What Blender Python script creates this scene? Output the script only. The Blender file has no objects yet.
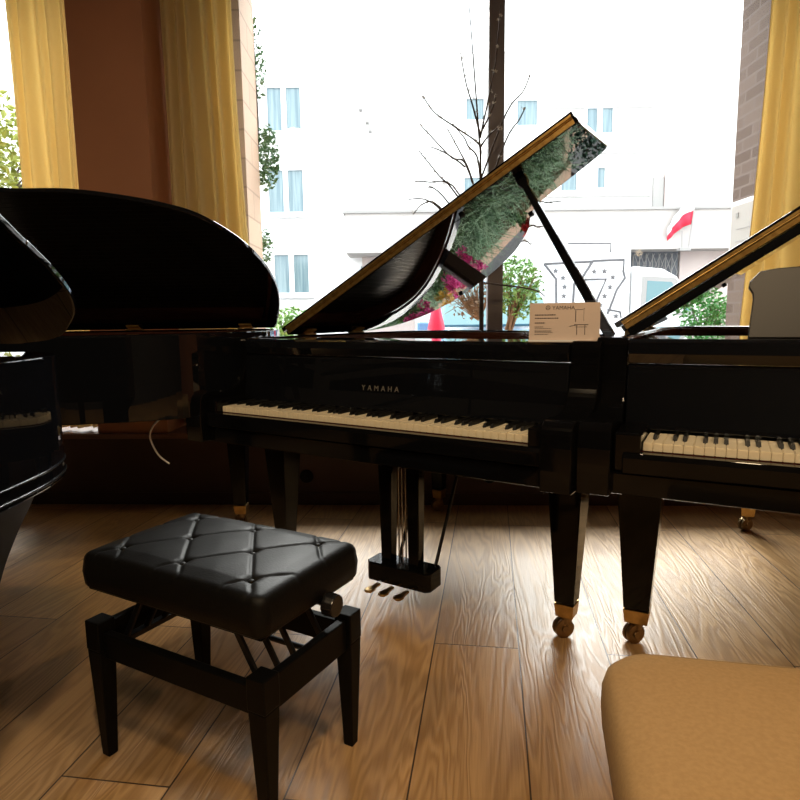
import bpy, bmesh, math, random
from mathutils import Vector, Matrix
random.seed(7)
S = bpy.context.scene
COL = S.collection
PI = math.pi

# ------------------------------------------------------------------ materials
def mat(name, color=(0.5, 0.5, 0.5), rough=0.5, metal=0.0, ior=1.5, spec=0.5, coat=0.0, coat_rough=0.05):
    m = bpy.data.materials.new(name); m.use_nodes = True
    b = m.node_tree.nodes['Principled BSDF']
    b.inputs['Base Color'].default_value = (*color, 1)
    b.inputs['Roughness'].default_value = rough
    b.inputs['Metallic'].default_value = metal
    b.inputs['IOR'].default_value = ior
    b.inputs['Specular IOR Level'].default_value = spec
    b.inputs['Coat Weight'].default_value = coat
    b.inputs['Coat Roughness'].default_value = coat_rough
    return m

def nodes(m):
    nt = m.node_tree
    return nt, nt.nodes, nt.links, nt.nodes['Principled BSDF']

def noise_color(m, c1, c2, scale=8.0, detail=4, stretch=(1, 1, 1), bump=0.0, lo=0.35, hi=0.65):
    nt, N, L, b = nodes(m)
    tc = N.new('ShaderNodeTexCoord'); mp = N.new('ShaderNodeMapping')
    mp.inputs['Scale'].default_value = stretch
    nz = N.new('ShaderNodeTexNoise'); nz.inputs['Scale'].default_value = scale; nz.inputs['Detail'].default_value = detail
    cr = N.new('ShaderNodeValToRGB')
    cr.color_ramp.elements[0].color = (*c1, 1); cr.color_ramp.elements[0].position = lo
    cr.color_ramp.elements[1].color = (*c2, 1); cr.color_ramp.elements[1].position = hi
    L.new(tc.outputs['Object'], mp.inputs['Vector']); L.new(mp.outputs['Vector'], nz.inputs['Vector'])
    L.new(nz.outputs['Fac'], cr.inputs['Fac']); L.new(cr.outputs['Color'], b.inputs['Base Color'])
    if bump:
        bp = N.new('ShaderNodeBump'); bp.inputs['Strength'].default_value = bump; bp.inputs['Distance'].default_value = 0.01
        L.new(nz.outputs['Fac'], bp.inputs['Height']); L.new(bp.outputs['Normal'], b.inputs['Normal'])
    return m

M = {}
M['lacquer'] = mat('black_lacquer', (0.004, 0.0045, 0.006), 0.018, ior=1.55)
M['lacquer_soft'] = mat('satin_black', (0.008, 0.008, 0.009), 0.22, ior=1.5)
M['black_wood'] = mat('black_painted_wood', (0.003, 0.003, 0.003), 0.45, ior=1.45, spec=0.15)
M['black_metal'] = mat('black_metal', (0.01, 0.01, 0.011), 0.35, metal=0.2)
M['brass'] = noise_color(mat('brass', (0.5, 0.32, 0.12), 0.3, metal=1.0), (0.4, 0.25, 0.09), (0.56, 0.36, 0.14), 30)
M['dark_brass'] = noise_color(mat('dark_brass', (0.22, 0.14, 0.07), 0.32, metal=0.9), (0.18, 0.11, 0.055), (0.27, 0.18, 0.09), 30)
M['satin_brass'] = noise_color(mat('satin_brass', (0.7, 0.42, 0.1), 0.4, metal=0.4), (0.66, 0.38, 0.08), (0.75, 0.47, 0.13), 25)
M['hinge_brass'] = noise_color(mat('hinge_brass', (0.5, 0.3, 0.09), 0.32, metal=0.85), (0.42, 0.24, 0.07), (0.6, 0.38, 0.12), 60, stretch=(1, 1, 1))
M['steel'] = mat('steel', (0.55, 0.53, 0.5), 0.25, metal=1.0)
M['ivory'] = noise_color(mat('ivory_key', (0.86, 0.76, 0.56), 0.25, ior=1.45), (0.84, 0.74, 0.54), (0.88, 0.79, 0.6), 4)
M['ebony'] = mat('ebony_key', (0.006, 0.006, 0.006), 0.4, spec=0.2)
M['mahogany'] = noise_color(mat('mahogany', (0.12, 0.035, 0.02), 0.25, coat=0.4), (0.1, 0.028, 0.015), (0.17, 0.055, 0.03), 6, stretch=(2, 2, 20))
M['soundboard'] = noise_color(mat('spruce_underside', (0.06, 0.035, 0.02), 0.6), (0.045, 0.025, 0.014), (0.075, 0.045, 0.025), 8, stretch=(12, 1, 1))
M['lacquer_dark'] = mat('deep_black_lacquer', (0.003, 0.003, 0.0035), 0.06, ior=1.45, spec=0.25)
M['plate'] = noise_color(mat('bronze_plate', (0.07, 0.05, 0.03), 0.45, metal=0.5), (0.06, 0.042, 0.024), (0.085, 0.06, 0.034), 20)
M['string'] = mat('string_wire', (0.2, 0.17, 0.15), 0.4, metal=1.0)
M['felt'] = mat('red_felt', (0.16, 0.015, 0.012), 0.9)
M['rubber'] = mat('rubber', (0.01, 0.01, 0.01), 0.7)
M['desk'] = noise_color(mat('desk_lacquer', (0.012, 0.011, 0.011), 0.35, ior=1.55), (0.011, 0.01, 0.01), (0.016, 0.014, 0.013), 5)
M['gold_letter'] = mat('pale_gold_inlay', (0.6, 0.55, 0.45), 0.35, metal=0.8)

# black leather with fine grain
M['leather'] = noise_color(mat('black_leather', (0.012, 0.012, 0.012), 0.46, ior=1.45, spec=0.16), (0.004, 0.0038, 0.0036), (0.006, 0.0057, 0.0054), 220, 3, bump=0.06)
M['tan'] = noise_color(mat('tan_velvet', (0.28, 0.16, 0.055), 0.85, spec=0.2), (0.265, 0.15, 0.05), (0.3, 0.172, 0.06), 140, 5, bump=0.05)
M['paper'] = noise_color(mat('card_paper', (0.66, 0.54, 0.47), 0.8), (0.64, 0.52, 0.455), (0.68, 0.56, 0.49), 6)
M['ink'] = mat('ink', (0.03, 0.025, 0.03), 0.8)
M['white_plastic'] = mat('white_plastic', (0.8, 0.8, 0.8), 0.4)
M['ceramic'] = noise_color(mat('dark_ceramic', (0.03, 0.03, 0.035), 0.3), (0.025, 0.025, 0.03), (0.045, 0.04, 0.045), 12)

# interior
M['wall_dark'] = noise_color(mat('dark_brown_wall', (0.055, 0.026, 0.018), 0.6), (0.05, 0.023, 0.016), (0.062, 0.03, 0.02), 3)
M['wall_brown'] = noise_color(mat('terracotta_brown_wall', (0.42, 0.18, 0.09), 0.6), (0.4, 0.17, 0.085), (0.44, 0.19, 0.095), 2.5)
M['wall_grey'] = noise_color(mat('slate_wall', (0.06, 0.062, 0.066), 0.8), (0.056, 0.058, 0.062), (0.064, 0.066, 0.07), 2)
M['ceiling'] = noise_color(mat('ceiling_paint', (0.16, 0.155, 0.15), 0.9), (0.155, 0.15, 0.145), (0.165, 0.16, 0.155), 2)
M['sill'] = noise_color(mat('sill_wood', (0.16, 0.075, 0.045), 0.45), (0.13, 0.06, 0.035), (0.19, 0.09, 0.055), 5, stretch=(1, 12, 12))
M['frame'] = noise_color(mat('window_frame_paint', (0.14, 0.12, 0.125), 0.45), (0.135, 0.115, 0.12), (0.148, 0.126, 0.132), 3)

def floor_material():
    m = mat('oak_planks', (0.3, 0.17, 0.08), 0.33, ior=1.5, spec=0.5)
    nt, N, L, b = nodes(m)
    tc = N.new('ShaderNodeTexCoord'); mp = N.new('ShaderNodeMapping'); mp.vector_type = 'TEXTURE'
    az = 0.1478
    mp.inputs['Rotation'].default_value = (0, 0, PI/2 - az)       # plank direction along +X of the texture
    # a seam lies 0.364 m to the right of the room's origin
    mp.inputs['Location'].default_value = (0.364*math.cos(az), -0.364*math.sin(az), 0)
    L.new(tc.outputs['Object'], mp.inputs['Vector'])
    br = N.new('ShaderNodeTexBrick')
    br.offset = 0.37; br.inputs['Scale'].default_value = 1.0
    br.inputs['Brick Width'].default_value = 1.9; br.inputs['Row Height'].default_value = 0.272
    br.inputs['Mortar Size'].default_value = 0.0022; br.inputs['Mortar Smooth'].default_value = 0.2
    br.inputs['Color1'].default_value = (0.0, 0.0, 0.0, 1); br.inputs['Color2'].default_value = (1, 1, 1, 1)
    br.inputs['Mortar'].default_value = (0.5, 0.5, 0.5, 1)
    L.new(mp.outputs['Vector'], br.inputs['Vector'])
    # per-plank offset of the grain
    addv = N.new('ShaderNodeVectorMath'); addv.operation = 'MULTIPLY_ADD'
    addv.inputs[1].default_value = (7.3, 3.1, 5.7); 
    L.new(br.outputs['Color'], addv.inputs[0]); L.new(mp.outputs['Vector'], addv.inputs[2])
    st = N.new('ShaderNodeMapping'); st.inputs['Scale'].default_value = (0.55, 5.0, 1.0)
    L.new(addv.outputs[0], st.inputs['Vector'])
    n1 = N.new('ShaderNodeTexNoise'); n1.inputs['Scale'].default_value = 1.5; n1.inputs['Detail'].default_value = 3
    n1.inputs['Distortion'].default_value = 0.6
    L.new(st.outputs['Vector'], n1.inputs['Vector'])
    # cathedral rings: sine of a smooth field
    mul = N.new('ShaderNodeMath'); mul.operation = 'MULTIPLY'; mul.inputs[1].default_value = 95.0
    L.new(n1.outputs['Fac'], mul.inputs[0])
    sn = N.new('ShaderNodeMath'); sn.operation = 'SINE'; L.new(mul.outputs[0], sn.inputs[0])
    rr = N.new('ShaderNodeMapRange'); rr.inputs['From Min'].default_value = -1; rr.inputs['From Max'].default_value = 1
    L.new(sn.outputs[0], rr.inputs['Value'])
    st2 = N.new('ShaderNodeMapping'); st2.inputs['Scale'].default_value = (3.0, 90.0, 1.0)
    L.new(addv.outputs[0], st2.inputs['Vector'])
    n2 = N.new('ShaderNodeTexNoise'); n2.inputs['Scale'].default_value = 2.0; n2.inputs['Detail'].default_value = 4
    L.new(st2.outputs['Vector'], n2.inputs['Vector'])
    cr = N.new('ShaderNodeValToRGB')
    cr.color_ramp.elements[0].color = (0.29, 0.16, 0.062, 1); cr.color_ramp.elements[0].position = 0.0
    cr.color_ramp.elements[1].color = (0.58, 0.37, 0.175, 1); cr.color_ramp.elements[1].position = 1.0
    mixf = N.new('ShaderNodeMath'); mixf.operation = 'MULTIPLY_ADD'; mixf.inputs[1].default_value = 0.45
    half = N.new('ShaderNodeMath'); half.operation = 'MULTIPLY'; half.inputs[1].default_value = 0.55
    L.new(n2.outputs['Fac'], half.inputs[0]); L.new(rr.outputs[0], mixf.inputs[0]); L.new(half.outputs[0], mixf.inputs[2])
    L.new(mixf.outputs[0], cr.inputs['Fac'])
    tone = N.new('ShaderNodeMix'); tone.data_type = 'RGBA'; tone.blend_type = 'MULTIPLY'
    tone.inputs['Factor'].default_value = 1.0
    tr = N.new('ShaderNodeValToRGB')
    tr.color_ramp.elements[0].color = (0.82, 0.8, 0.78, 1); tr.color_ramp.elements[1].color = (1.12, 1.1, 1.08, 1)
    L.new(br.outputs['Color'], tr.inputs['Fac'])
    L.new(cr.outputs['Color'], tone.inputs['A']); L.new(tr.outputs['Color'], tone.inputs['B'])
    seam = N.new('ShaderNodeMix'); seam.data_type = 'RGBA'
    L.new(br.outputs['Fac'], seam.inputs['Factor']); L.new(tone.outputs['Result'], seam.inputs['A'])
    seam.inputs['B'].default_value = (0.05, 0.028, 0.014, 1)
    L.new(seam.outputs['Result'], b.inputs['Base Color'])
    rg = N.new('ShaderNodeMapRange'); rg.inputs['To Min'].default_value = 0.32; rg.inputs['To Max'].default_value = 0.5
    L.new(mixf.outputs[0], rg.inputs['Value']); L.new(rg.outputs[0], b.inputs['Roughness'])
    hsub = N.new('ShaderNodeMath'); hsub.operation = 'SUBTRACT'
    L.new(mixf.outputs[0], hsub.inputs[0])
    m3 = N.new('ShaderNodeMath'); m3.operation = 'MULTIPLY'; m3.inputs[1].default_value = 3.0
    L.new(br.outputs['Fac'], m3.inputs[0]); L.new(m3.outputs[0], hsub.inputs[1])
    bp = N.new('ShaderNodeBump'); bp.inputs['Strength'].default_value = 0.6; bp.inputs['Distance'].default_value = 0.002
    L.new(hsub.outputs[0], bp.inputs['Height']); L.new(bp.outputs['Normal'], b.inputs['Normal'])
    return m
M['floor'] = floor_material()

def fabric_curtain():
    m = bpy.data.materials.new('golden_curtain_cloth'); m.use_nodes = True
    nt = m.node_tree; N = nt.nodes; L = nt.links; N.clear()
    out = N.new('ShaderNodeOutputMaterial'); mx = N.new('ShaderNodeMixShader'); mx.inputs[0].default_value = 0.5
    d = N.new('ShaderNodeBsdfDiffuse'); t = N.new('ShaderNodeBsdfTranslucent')
    tc = N.new('ShaderNodeTexCoord'); nz = N.new('ShaderNodeTexNoise'); nz.inputs['Scale'].default_value = 120
    cr = N.new('ShaderNodeValToRGB')
    cr.color_ramp.elements[0].color = (0.84, 0.69, 0.38, 1); cr.color_ramp.elements[1].color = (0.88, 0.75, 0.45, 1)
    L.new(tc.outputs['Object'], nz.inputs['Vector']); L.new(nz.outputs['Fac'], cr.inputs['Fac'])
    L.new(cr.outputs['Color'], d.inputs['Color']); L.new(cr.outputs['Color'], t.inputs['Color'])
    L.new(d.outputs[0], mx.inputs[1]); L.new(t.outputs[0], mx.inputs[2]); L.new(mx.outputs[0], out.inputs['Surface'])
    return m
M['curtain'] = fabric_curtain()

def pane_glass():
    m = bpy.data.materials.new('window_glass'); m.use_nodes = True
    nt = m.node_tree; N = nt.nodes; L = nt.links; N.clear()
    out = N.new('ShaderNodeOutputMaterial'); mx = N.new('ShaderNodeMixShader')
    fr = N.new('ShaderNodeFresnel'); fr.inputs['IOR'].default_value = 1.25
    t = N.new('ShaderNodeBsdfTransparent'); t.inputs['Color'].default_value = (0.97, 0.985, 0.98, 1)
    g = N.new('ShaderNodeBsdfGlossy'); g.inputs['Roughness'].default_value = 0.0
    L.new(fr.outputs[0], mx.inputs[0]); L.new(t.outputs[0], mx.inputs[1]); L.new(g.outputs[0], mx.inputs[2])
    L.new(mx.outputs[0], out.inputs['Surface'])
    return m
M['glass'] = pane_glass()

def block_wall(name, c1, c2, mortar, w, h, msize=0.012):
    m = mat(name, c1, 0.85)
    nt, N, L, b = nodes(m)
    tc = N.new('ShaderNodeTexCoord'); sep = N.new('ShaderNodeSeparateXYZ'); cmb = N.new('ShaderNodeCombineXYZ')
    add = N.new('ShaderNodeMath'); add.operation = 'ADD'
    br = N.new('ShaderNodeTexBrick'); br.inputs['Scale'].default_value = 1
    br.inputs['Brick Width'].default_value = w; br.inputs['Row Height'].default_value = h; br.inputs['Mortar Size'].default_value = msize
    br.inputs['Color1'].default_value = (*c1, 1); br.inputs['Color2'].default_value = (*c2, 1); br.inputs['Mortar'].default_value = (*mortar, 1)
    L.new(tc.outputs['Object'], sep.inputs[0]); L.new(sep.outputs['X'], add.inputs[0]); L.new(sep.outputs['Y'], add.inputs[1])
    L.new(add.outputs[0], cmb.inputs['X']); L.new(sep.outputs['Z'], cmb.inputs['Y']); L.new(cmb.outputs[0], br.inputs['Vector'])
    L.new(br.outputs['Color'], b.inputs['Base Color'])
    return m
M['stone'] = block_wall('sandstone_blocks', (0.5, 0.34, 0.24), (0.56, 0.38, 0.27), (0.36, 0.25, 0.18), 0.34, 0.17, 0.006)
M['brick'] = block_wall('shaded_brick', (0.1, 0.06, 0.045), (0.15, 0.1, 0.08), (0.16, 0.115, 0.1), 0.22, 0.075, 0.008)  # brick tones darkened, the pier's shade is put into the colour
# exterior
M['plaster'] = noise_color(mat('white_plaster', (0.8, 0.8, 0.79), 0.9), (0.8, 0.795, 0.78), (0.84, 0.835, 0.82), 1.5)
M['plaster_pink'] = noise_color(mat('pale_pink_plaster', (0.5, 0.42, 0.4), 0.9), (0.48, 0.4, 0.38), (0.54, 0.46, 0.43), 1.5)
M['fascia'] = noise_color(mat('fascia_paint', (0.44, 0.41, 0.39), 0.85), (0.42, 0.39, 0.37), (0.46, 0.43, 0.41), 1.2)
M['line_grey'] = mat('trim_grey', (0.3, 0.29, 0.28), 0.8)  # even grey for ledge cap, string courses, pipes, bars and poles
M['sash'] = mat('white_sash_paint', (0.75, 0.76, 0.77), 0.5)
M['dark_glass'] = noise_color(mat('house_window_glass', (0.13, 0.19, 0.22), 0.08), (0.11, 0.17, 0.2), (0.2, 0.27, 0.29), 2.5, stretch=(6, 1, 0.3))
M['gate'] = noise_color(mat('grey_gate_paint', (0.1, 0.11, 0.13), 0.6), (0.085, 0.09, 0.11), (0.13, 0.14, 0.155), 14)
M['graffiti'] = mat('grey_spray_paint', (0.12, 0.115, 0.12), 0.8)
M['asphalt'] = noise_color(mat('asphalt', (0.14, 0.14, 0.145), 0.9), (0.12, 0.12, 0.125), (0.17, 0.17, 0.17), 20)
M['pavement'] = block_wall('peach_paving', (0.55, 0.36, 0.27), (0.6, 0.41, 0.31), (0.4, 0.28, 0.22), 0.4, 0.4, 0.01)
M['pavement'] = noise_color(mat('peach_paving', (0.55, 0.36, 0.27), 0.85), (0.52, 0.33, 0.24), (0.62, 0.42, 0.32), 6)
M['planter'] = noise_color(mat('peach_planter_stone', (0.55, 0.34, 0.24), 0.85), (0.52, 0.32, 0.22), (0.6, 0.39, 0.28), 7)
M['soil'] = noise_color(mat('soil', (0.04, 0.028, 0.02), 0.95), (0.03, 0.02, 0.015), (0.06, 0.04, 0.028), 30)
def leaf(name, c1, c2):
    return noise_color(mat(name, c1, 0.5), c1, c2, 9)
M['leaf_green'] = leaf('bright_green_leaf', (0.13, 0.3, 0.07), (0.24, 0.42, 0.13))
M['leaf_vivid'] = leaf('vivid_green_leaf', (0.02, 0.16, 0.02), (0.05, 0.26, 0.03))
M['leaf_dark'] = leaf('dark_green_leaf', (0.09, 0.19, 0.09), (0.16, 0.28, 0.14))
M['leaf_deep'] = leaf('deep_green_leaf', (0.02, 0.07, 0.05), (0.05, 0.13, 0.09))
M['leaf_yellow'] = leaf('yellow_green_leaf', (0.2, 0.24, 0.03), (0.3, 0.33, 0.06))
M['grass'] = leaf('ornamental_grass', (0.06, 0.17, 0.07), (0.4, 0.56, 0.34))
M['petal_pink'] = mat('magenta_petal', (0.75, 0.05, 0.3), 0.6)
M['petal_red'] = mat('red_petal', (0.6, 0.015, 0.02), 0.6)
M['petal_white'] = mat('white_petal', (0.75, 0.72, 0.7), 0.7)
M['petal_yellow'] = mat('yellow_petal', (0.7, 0.4, 0.03), 0.6)
M['bark'] = noise_color(mat('bark', (0.07, 0.05, 0.045), 0.85), (0.055, 0.038, 0.034), (0.1, 0.072, 0.062), 25)
M['twig'] = noise_color(mat('brown_twigs', (0.2, 0.13, 0.08), 0.9), (0.17, 0.11, 0.065), (0.25, 0.17, 0.11), 25)
M['car_blue'] = mat('pale_blue_car_paint', (0.1, 0.27, 0.48), 0.25, coat=0.6)
M['car_glass'] = mat('car_glass', (0.1, 0.2, 0.22), 0.06)
M['car_white'] = noise_color(mat('white_van_paint', (0.78, 0.78, 0.78), 0.4), (0.76, 0.76, 0.76), (0.8, 0.8, 0.8), 2)
M['tyre'] = mat('tyre', (0.02, 0.02, 0.02), 0.8)
M['lamp_glass'] = mat('headlight_glass', (0.6, 0.62, 0.65), 0.15)
M['flag_red'] = mat('red_flag_cloth', (0.62, 0.02, 0.05), 0.8)
M['flag_white'] = mat('white_flag_cloth', (0.8, 0.8, 0.8), 0.8)
M['post_red'] = mat('red_bollard_paint', (0.62, 0.02, 0.08), 0.5)

# ------------------------------------------------------------------ mesh helpers
def obj(name, bm, m, parent=None, bevel=0.0, smooth=False, loc=None, seg=2, angle=35):
    me = bpy.data.meshes.new(name)
    bmesh.ops.recalc_face_normals(bm, faces=bm.faces[:])
    bm.to_mesh(me); bm.free()
    if isinstance(m, (list, tuple)):
        for x in m: me.materials.append(x)
    else:
        me.materials.append(m)
    o = bpy.data.objects.new(name, me); COL.objects.link(o)
    if parent: o.parent = parent
    if loc: o.location = loc
    if smooth:
        for p in me.polygons: p.use_smooth = True
    if bevel:
        md = o.modifiers.new('bevel', 'BEVEL'); md.width = bevel; md.segments = seg; md.limit_method = 'ANGLE'; md.angle_limit = math.radians(angle)
        md.harden_normals = False
    return o

def tag(o, label=None, cat=None, group=None, kind=None):
    if label: o['label'] = label
    if cat: o['category'] = cat
    if group: o['group'] = group
    if kind: o['kind'] = kind
    return o

def thing(name, label, cat, loc=(0, 0, 0), rz=0.0, group=None):
    o = bpy.data.objects.new(name, None); COL.objects.link(o)
    o.location = loc; o.rotation_euler = (0, 0, rz); o.empty_display_size = 0.1
    return tag(o, label, cat, group)

def struct(name, bm, m, parent=None, **k):
    o = obj(name, bm, m, parent, **k)
    if parent is None: o['kind'] = 'structure'
    return o

def box(bm, x0, x1, y0, y1, z0, z1):
    v = [bm.verts.new(p) for p in ((x0,y0,z0),(x1,y0,z0),(x1,y1,z0),(x0,y1,z0),(x0,y0,z1),(x1,y0,z1),(x1,y1,z1),(x0,y1,z1))]
    for f in ((0,3,2,1),(4,5,6,7),(0,1,5,4),(1,2,6,5),(2,3,7,6),(3,0,4,7)): bm.faces.new([v[i] for i in f])
    return v

def B(*args):
    bm = bmesh.new(); box(bm, *args); return bm

def frustum(bm, cx, cy, z0, z1, a0, b0, a1, b1):
    v = []
    for z, a, b in ((z0, a0, b0), (z1, a1, b1)):
        for sx, sy in ((-1,-1),(1,-1),(1,1),(-1,1)): v.append(bm.verts.new((cx+sx*a, cy+sy*b, z)))
    for f in ((0,3,2,1),(4,5,6,7),(0,1,5,4),(1,2,6,5),(2,3,7,6),(3,0,4,7)): bm.faces.new([v[i] for i in f])

def prism(bm, pts, a0, a1, axis='z', mi=0):
    """closed 2-D outline extruded along an axis: z: pts=(x,y); x: pts=(y,z); y: pts=(x,z)"""
    def P(p, a):
        return {'z': (p[0], p[1], a), 'x': (a, p[0], p[1]), 'y': (p[0], a, p[1])}[axis]
    lo = [bm.verts.new(P(p, a0)) for p in pts]; hi = [bm.verts.new(P(p, a1)) for p in pts]
    n = len(pts)
    fs = [bm.faces.new(lo[::-1]), bm.faces.new(hi)]
    for i in range(n): fs.append(bm.faces.new((lo[i], lo[(i+1) % n], hi[(i+1) % n], hi[i])))
    for f in fs: f.material_index = mi

def cyl(bm, p0, p1, r0, r1=None, seg=16, caps=True):
    p0 = Vector(p0); p1 = Vector(p1); r1 = r0 if r1 is None else r1
    d = (p1-p0).normalized(); a = d.orthogonal().normalized(); b = d.cross(a)
    A = [bm.verts.new(p0 + (a*math.cos(t)+b*math.sin(t))*r0) for t in [2*PI*i/seg for i in range(seg)]]
    C = [bm.verts.new(p1 + (a*math.cos(t)+b*math.sin(t))*r1) for t in [2*PI*i/seg for i in range(seg)]]
    for i in range(seg): bm.faces.new((A[i], A[(i+1) % seg], C[(i+1) % seg], C[i]))
    if caps: bm.faces.new(A[::-1]); bm.faces.new(C)

def tube(bm, pts, r, seg=8, r_end=None):
    pts = [Vector(p) for p in pts]; rings = []
    prev = None
    for i, p in enumerate(pts):
        d = (pts[min(i+1, len(pts)-1)] - pts[max(i-1, 0)]).normalized()
        if prev is None: a = d.orthogonal().normalized()
        else:
            a = (prev - d*prev.dot(d))
            a = a.normalized() if a.length > 1e-6 else d.orthogonal().normalized()
        prev = a; b = d.cross(a)
        rr = r if r_end is None else r + (r_end-r)*i/(len(pts)-1)
        rings.append([bm.verts.new(p + (a*math.cos(2*PI*k/seg)+b*math.sin(2*PI*k/seg))*rr) for k in range(seg)])
    for A, C in zip(rings, rings[1:]):
        for k in range(seg): bm.faces.new((A[k], A[(k+1) % seg], C[(k+1) % seg], C[k]))
    bm.faces.new(rings[0][::-1]); bm.faces.new(rings[-1])

def lathe(bm, prof, cx=0, cy=0, seg=24):
    rings = [[bm.verts.new((cx+r*math.cos(2*PI*k/seg), cy+r*math.sin(2*PI*k/seg), z)) for k in range(seg)] for r, z in prof]
    for A, C in zip(rings, rings[1:]):
        for k in range(seg): bm.faces.new((A[k], A[(k+1) % seg], C[(k+1) % seg], C[k]))
    bm.faces.new(rings[0][::-1]); bm.faces.new(rings[-1])

def catmull(pts, n=6, closed=False):
    out = []; N = len(pts)
    rng = range(N) if closed else range(N-1)
    for i in rng:
        p = [pts[(i+k) % N] if closed else pts[max(0, min(N-1, i+k))] for k in (-1, 0, 1, 2)]
        for j in range(n):
            t = j/n
            out.append(tuple(0.5*((2*p[1][c]) + (-p[0][c]+p[2][c])*t + (2*p[0][c]-5*p[1][c]+4*p[2][c]-p[3][c])*t*t + (-p[0][c]+3*p[1][c]-3*p[2][c]+p[3][c])*t**3) for c in range(len(p[1]))))
    if not closed: out.append(tuple(pts[-1]))
    return out

def offset_in(path, d):
    """offset an open 2-D path to its left-hand side by d"""
    out = []
    for i, p in enumerate(path):
        a = path[max(i-1, 0)]; b = path[min(i+1, len(path)-1)]
        tx, ty = b[0]-a[0], b[1]-a[1]; l = math.hypot(tx, ty) or 1
        out.append((p[0]-ty/l*d, p[1]+tx/l*d))
    return out

def wall_strip(bm, path, d, z0, z1):
    inner = offset_in(path, d)
    prism(bm, list(path)+inner[::-1], z0, z1)

def blob_leaves(bm, centre, rad, n, size, flat=1.0, mi=0):
    for _ in range(n):
        while True:
            q = Vector((random.uniform(-1, 1), random.uniform(-1, 1), random.uniform(-1, 1)))
            if 0.25 < q.length < 1: break
        p = Vector(centre) + Vector((q.x*rad[0], q.y*rad[1], q.z*rad[2]))
        add_leaf(bm, p, size*random.uniform(0.6, 1.3), mi)

def add_leaf(bm, p, s, mi=0):
    d = Vector((random.gauss(0, 1), random.gauss(0, 1), random.gauss(0, 0.7))).normalized()
    e = d.orthogonal().normalized(); e = (Matrix.Rotation(random.uniform(0, 2*PI), 3, d) @ e)
    n = d.cross(e)*0.15*s
    a = bm.verts.new(p - d*s*0.5); c = bm.verts.new(p + d*s*0.5)
    l = bm.verts.new(p + e*s*0.26 + n); r = bm.verts.new(p - e*s*0.26 + n)
    f = bm.faces.new((a, l, c)); g = bm.faces.new((a, c, r)); f.material_index = mi; g.material_index = mi

def flower(bm, p, r, mi=0, petals=5):
    p = Vector(p); d = Vector((random.gauss(0, 1), random.gauss(-0.5, 0.7), random.gauss(0.5, 0.6))).normalized()
    a = d.orthogonal().normalized(); b = d.cross(a)
    c = bm.verts.new(p)
    for k in range(petals):
        t = 2*PI*k/petals
        def q(tt, rr, h): return bm.verts.new(p + (a*math.cos(tt)+b*math.sin(tt))*rr + d*h)
        f = bm.faces.new((c, q(t-0.45, r*0.6, r*0.15), q(t, r, r*0.25), q(t+0.45, r*0.6, r*0.15))); f.material_index = mi

def lettering_mesh(name, body, size, spacing, align, depth, m, parent):
    cu = bpy.data.curves.new(name, 'FONT'); cu.body = body; cu.size = size; cu.space_character = spacing; cu.align_x = align; cu.extrude = depth
    tmp = bpy.data.objects.new(name+'_outline', cu); COL.objects.link(tmp)
    bpy.context.view_layer.update()
    me = bpy.data.meshes.new_from_object(tmp.evaluated_get(bpy.context.evaluated_depsgraph_get()))
    bpy.data.objects.remove(tmp); bpy.data.curves.remove(cu)
    me.materials.clear(); me.materials.append(m); me.name = name
    o = bpy.data.objects.new(name, me); COL.objects.link(o); o.parent = parent
    return o

# ------------------------------------------------------------------ camera
CAM_H, CAM_P, CAM_R = 1.06078, 0.13332, 0.0135
fw = Vector((0, math.cos(CAM_P), -math.sin(CAM_P))); up = Vector((0, math.sin(CAM_P), math.cos(CAM_P))); rt = Vector((1, 0, 0))
r2 = math.cos(CAM_R)*rt - math.sin(CAM_R)*up; u2 = math.sin(CAM_R)*rt + math.cos(CAM_R)*up
cam = bpy.data.cameras.new('camera'); cam.sensor_fit = 'HORIZONTAL'; cam.sensor_width = 36; cam.lens = 36*620/800; cam.clip_start = 0.05
co = bpy.data.objects.new('camera', cam); COL.objects.link(co)
mw = Matrix((r2, u2, -fw)).transposed().to_4x4(); mw.translation = (0, 0, CAM_H); co.matrix_world = mw
S.camera = co

# ------------------------------------------------------------------ room shell
WA = -0.0547                                     # the window wall turns slightly towards the camera on the right
def room_box(name, m, *a, wall_frame=True, bevel=0.0):
    o = struct(name, B(*a), m, bevel=bevel)
    if wall_frame: o.location = (0, 3.426, 0); o.rotation_euler = (0, 0, WA)
    return o
struct('floor', B(-4, 4, -3.6, 3.9, -0.1, 0), M['floor'])
struct('ceiling', B(-4.2, 4.2, -3.8, 4.4, 3.3, 3.4), M['ceiling'])
struct('wall_left', B(-4.2, -4, -3.8, 4.4, -0.1, 3.3), M['wall_grey'])
struct('wall_right', B(4, 4.2, -3.8, 4.4, -0.1, 3.3), M['wall_brown'])
struct('wall_back', B(-4, 4, -3.8, -3.6, -0.1, 3.3), M['wall_grey'])
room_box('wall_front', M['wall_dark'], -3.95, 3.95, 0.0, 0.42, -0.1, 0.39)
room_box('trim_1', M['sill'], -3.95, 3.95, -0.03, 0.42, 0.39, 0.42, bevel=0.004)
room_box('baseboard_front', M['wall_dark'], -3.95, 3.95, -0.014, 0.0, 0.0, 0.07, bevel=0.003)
room_box('pillar_left', M['wall_brown'], -1.745, -1.335, 0.0, 0.36, 0.42, 3.3)
room_box('pillar_right', M['wall_brown'], 2.75, 3.95, 0.05, 0.42, 0.42, 3.3)
room_box('pillar_corner', M['wall_brown'], -3.95, -2.75, 0.05, 0.42, 0.42, 3.3)

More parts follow.
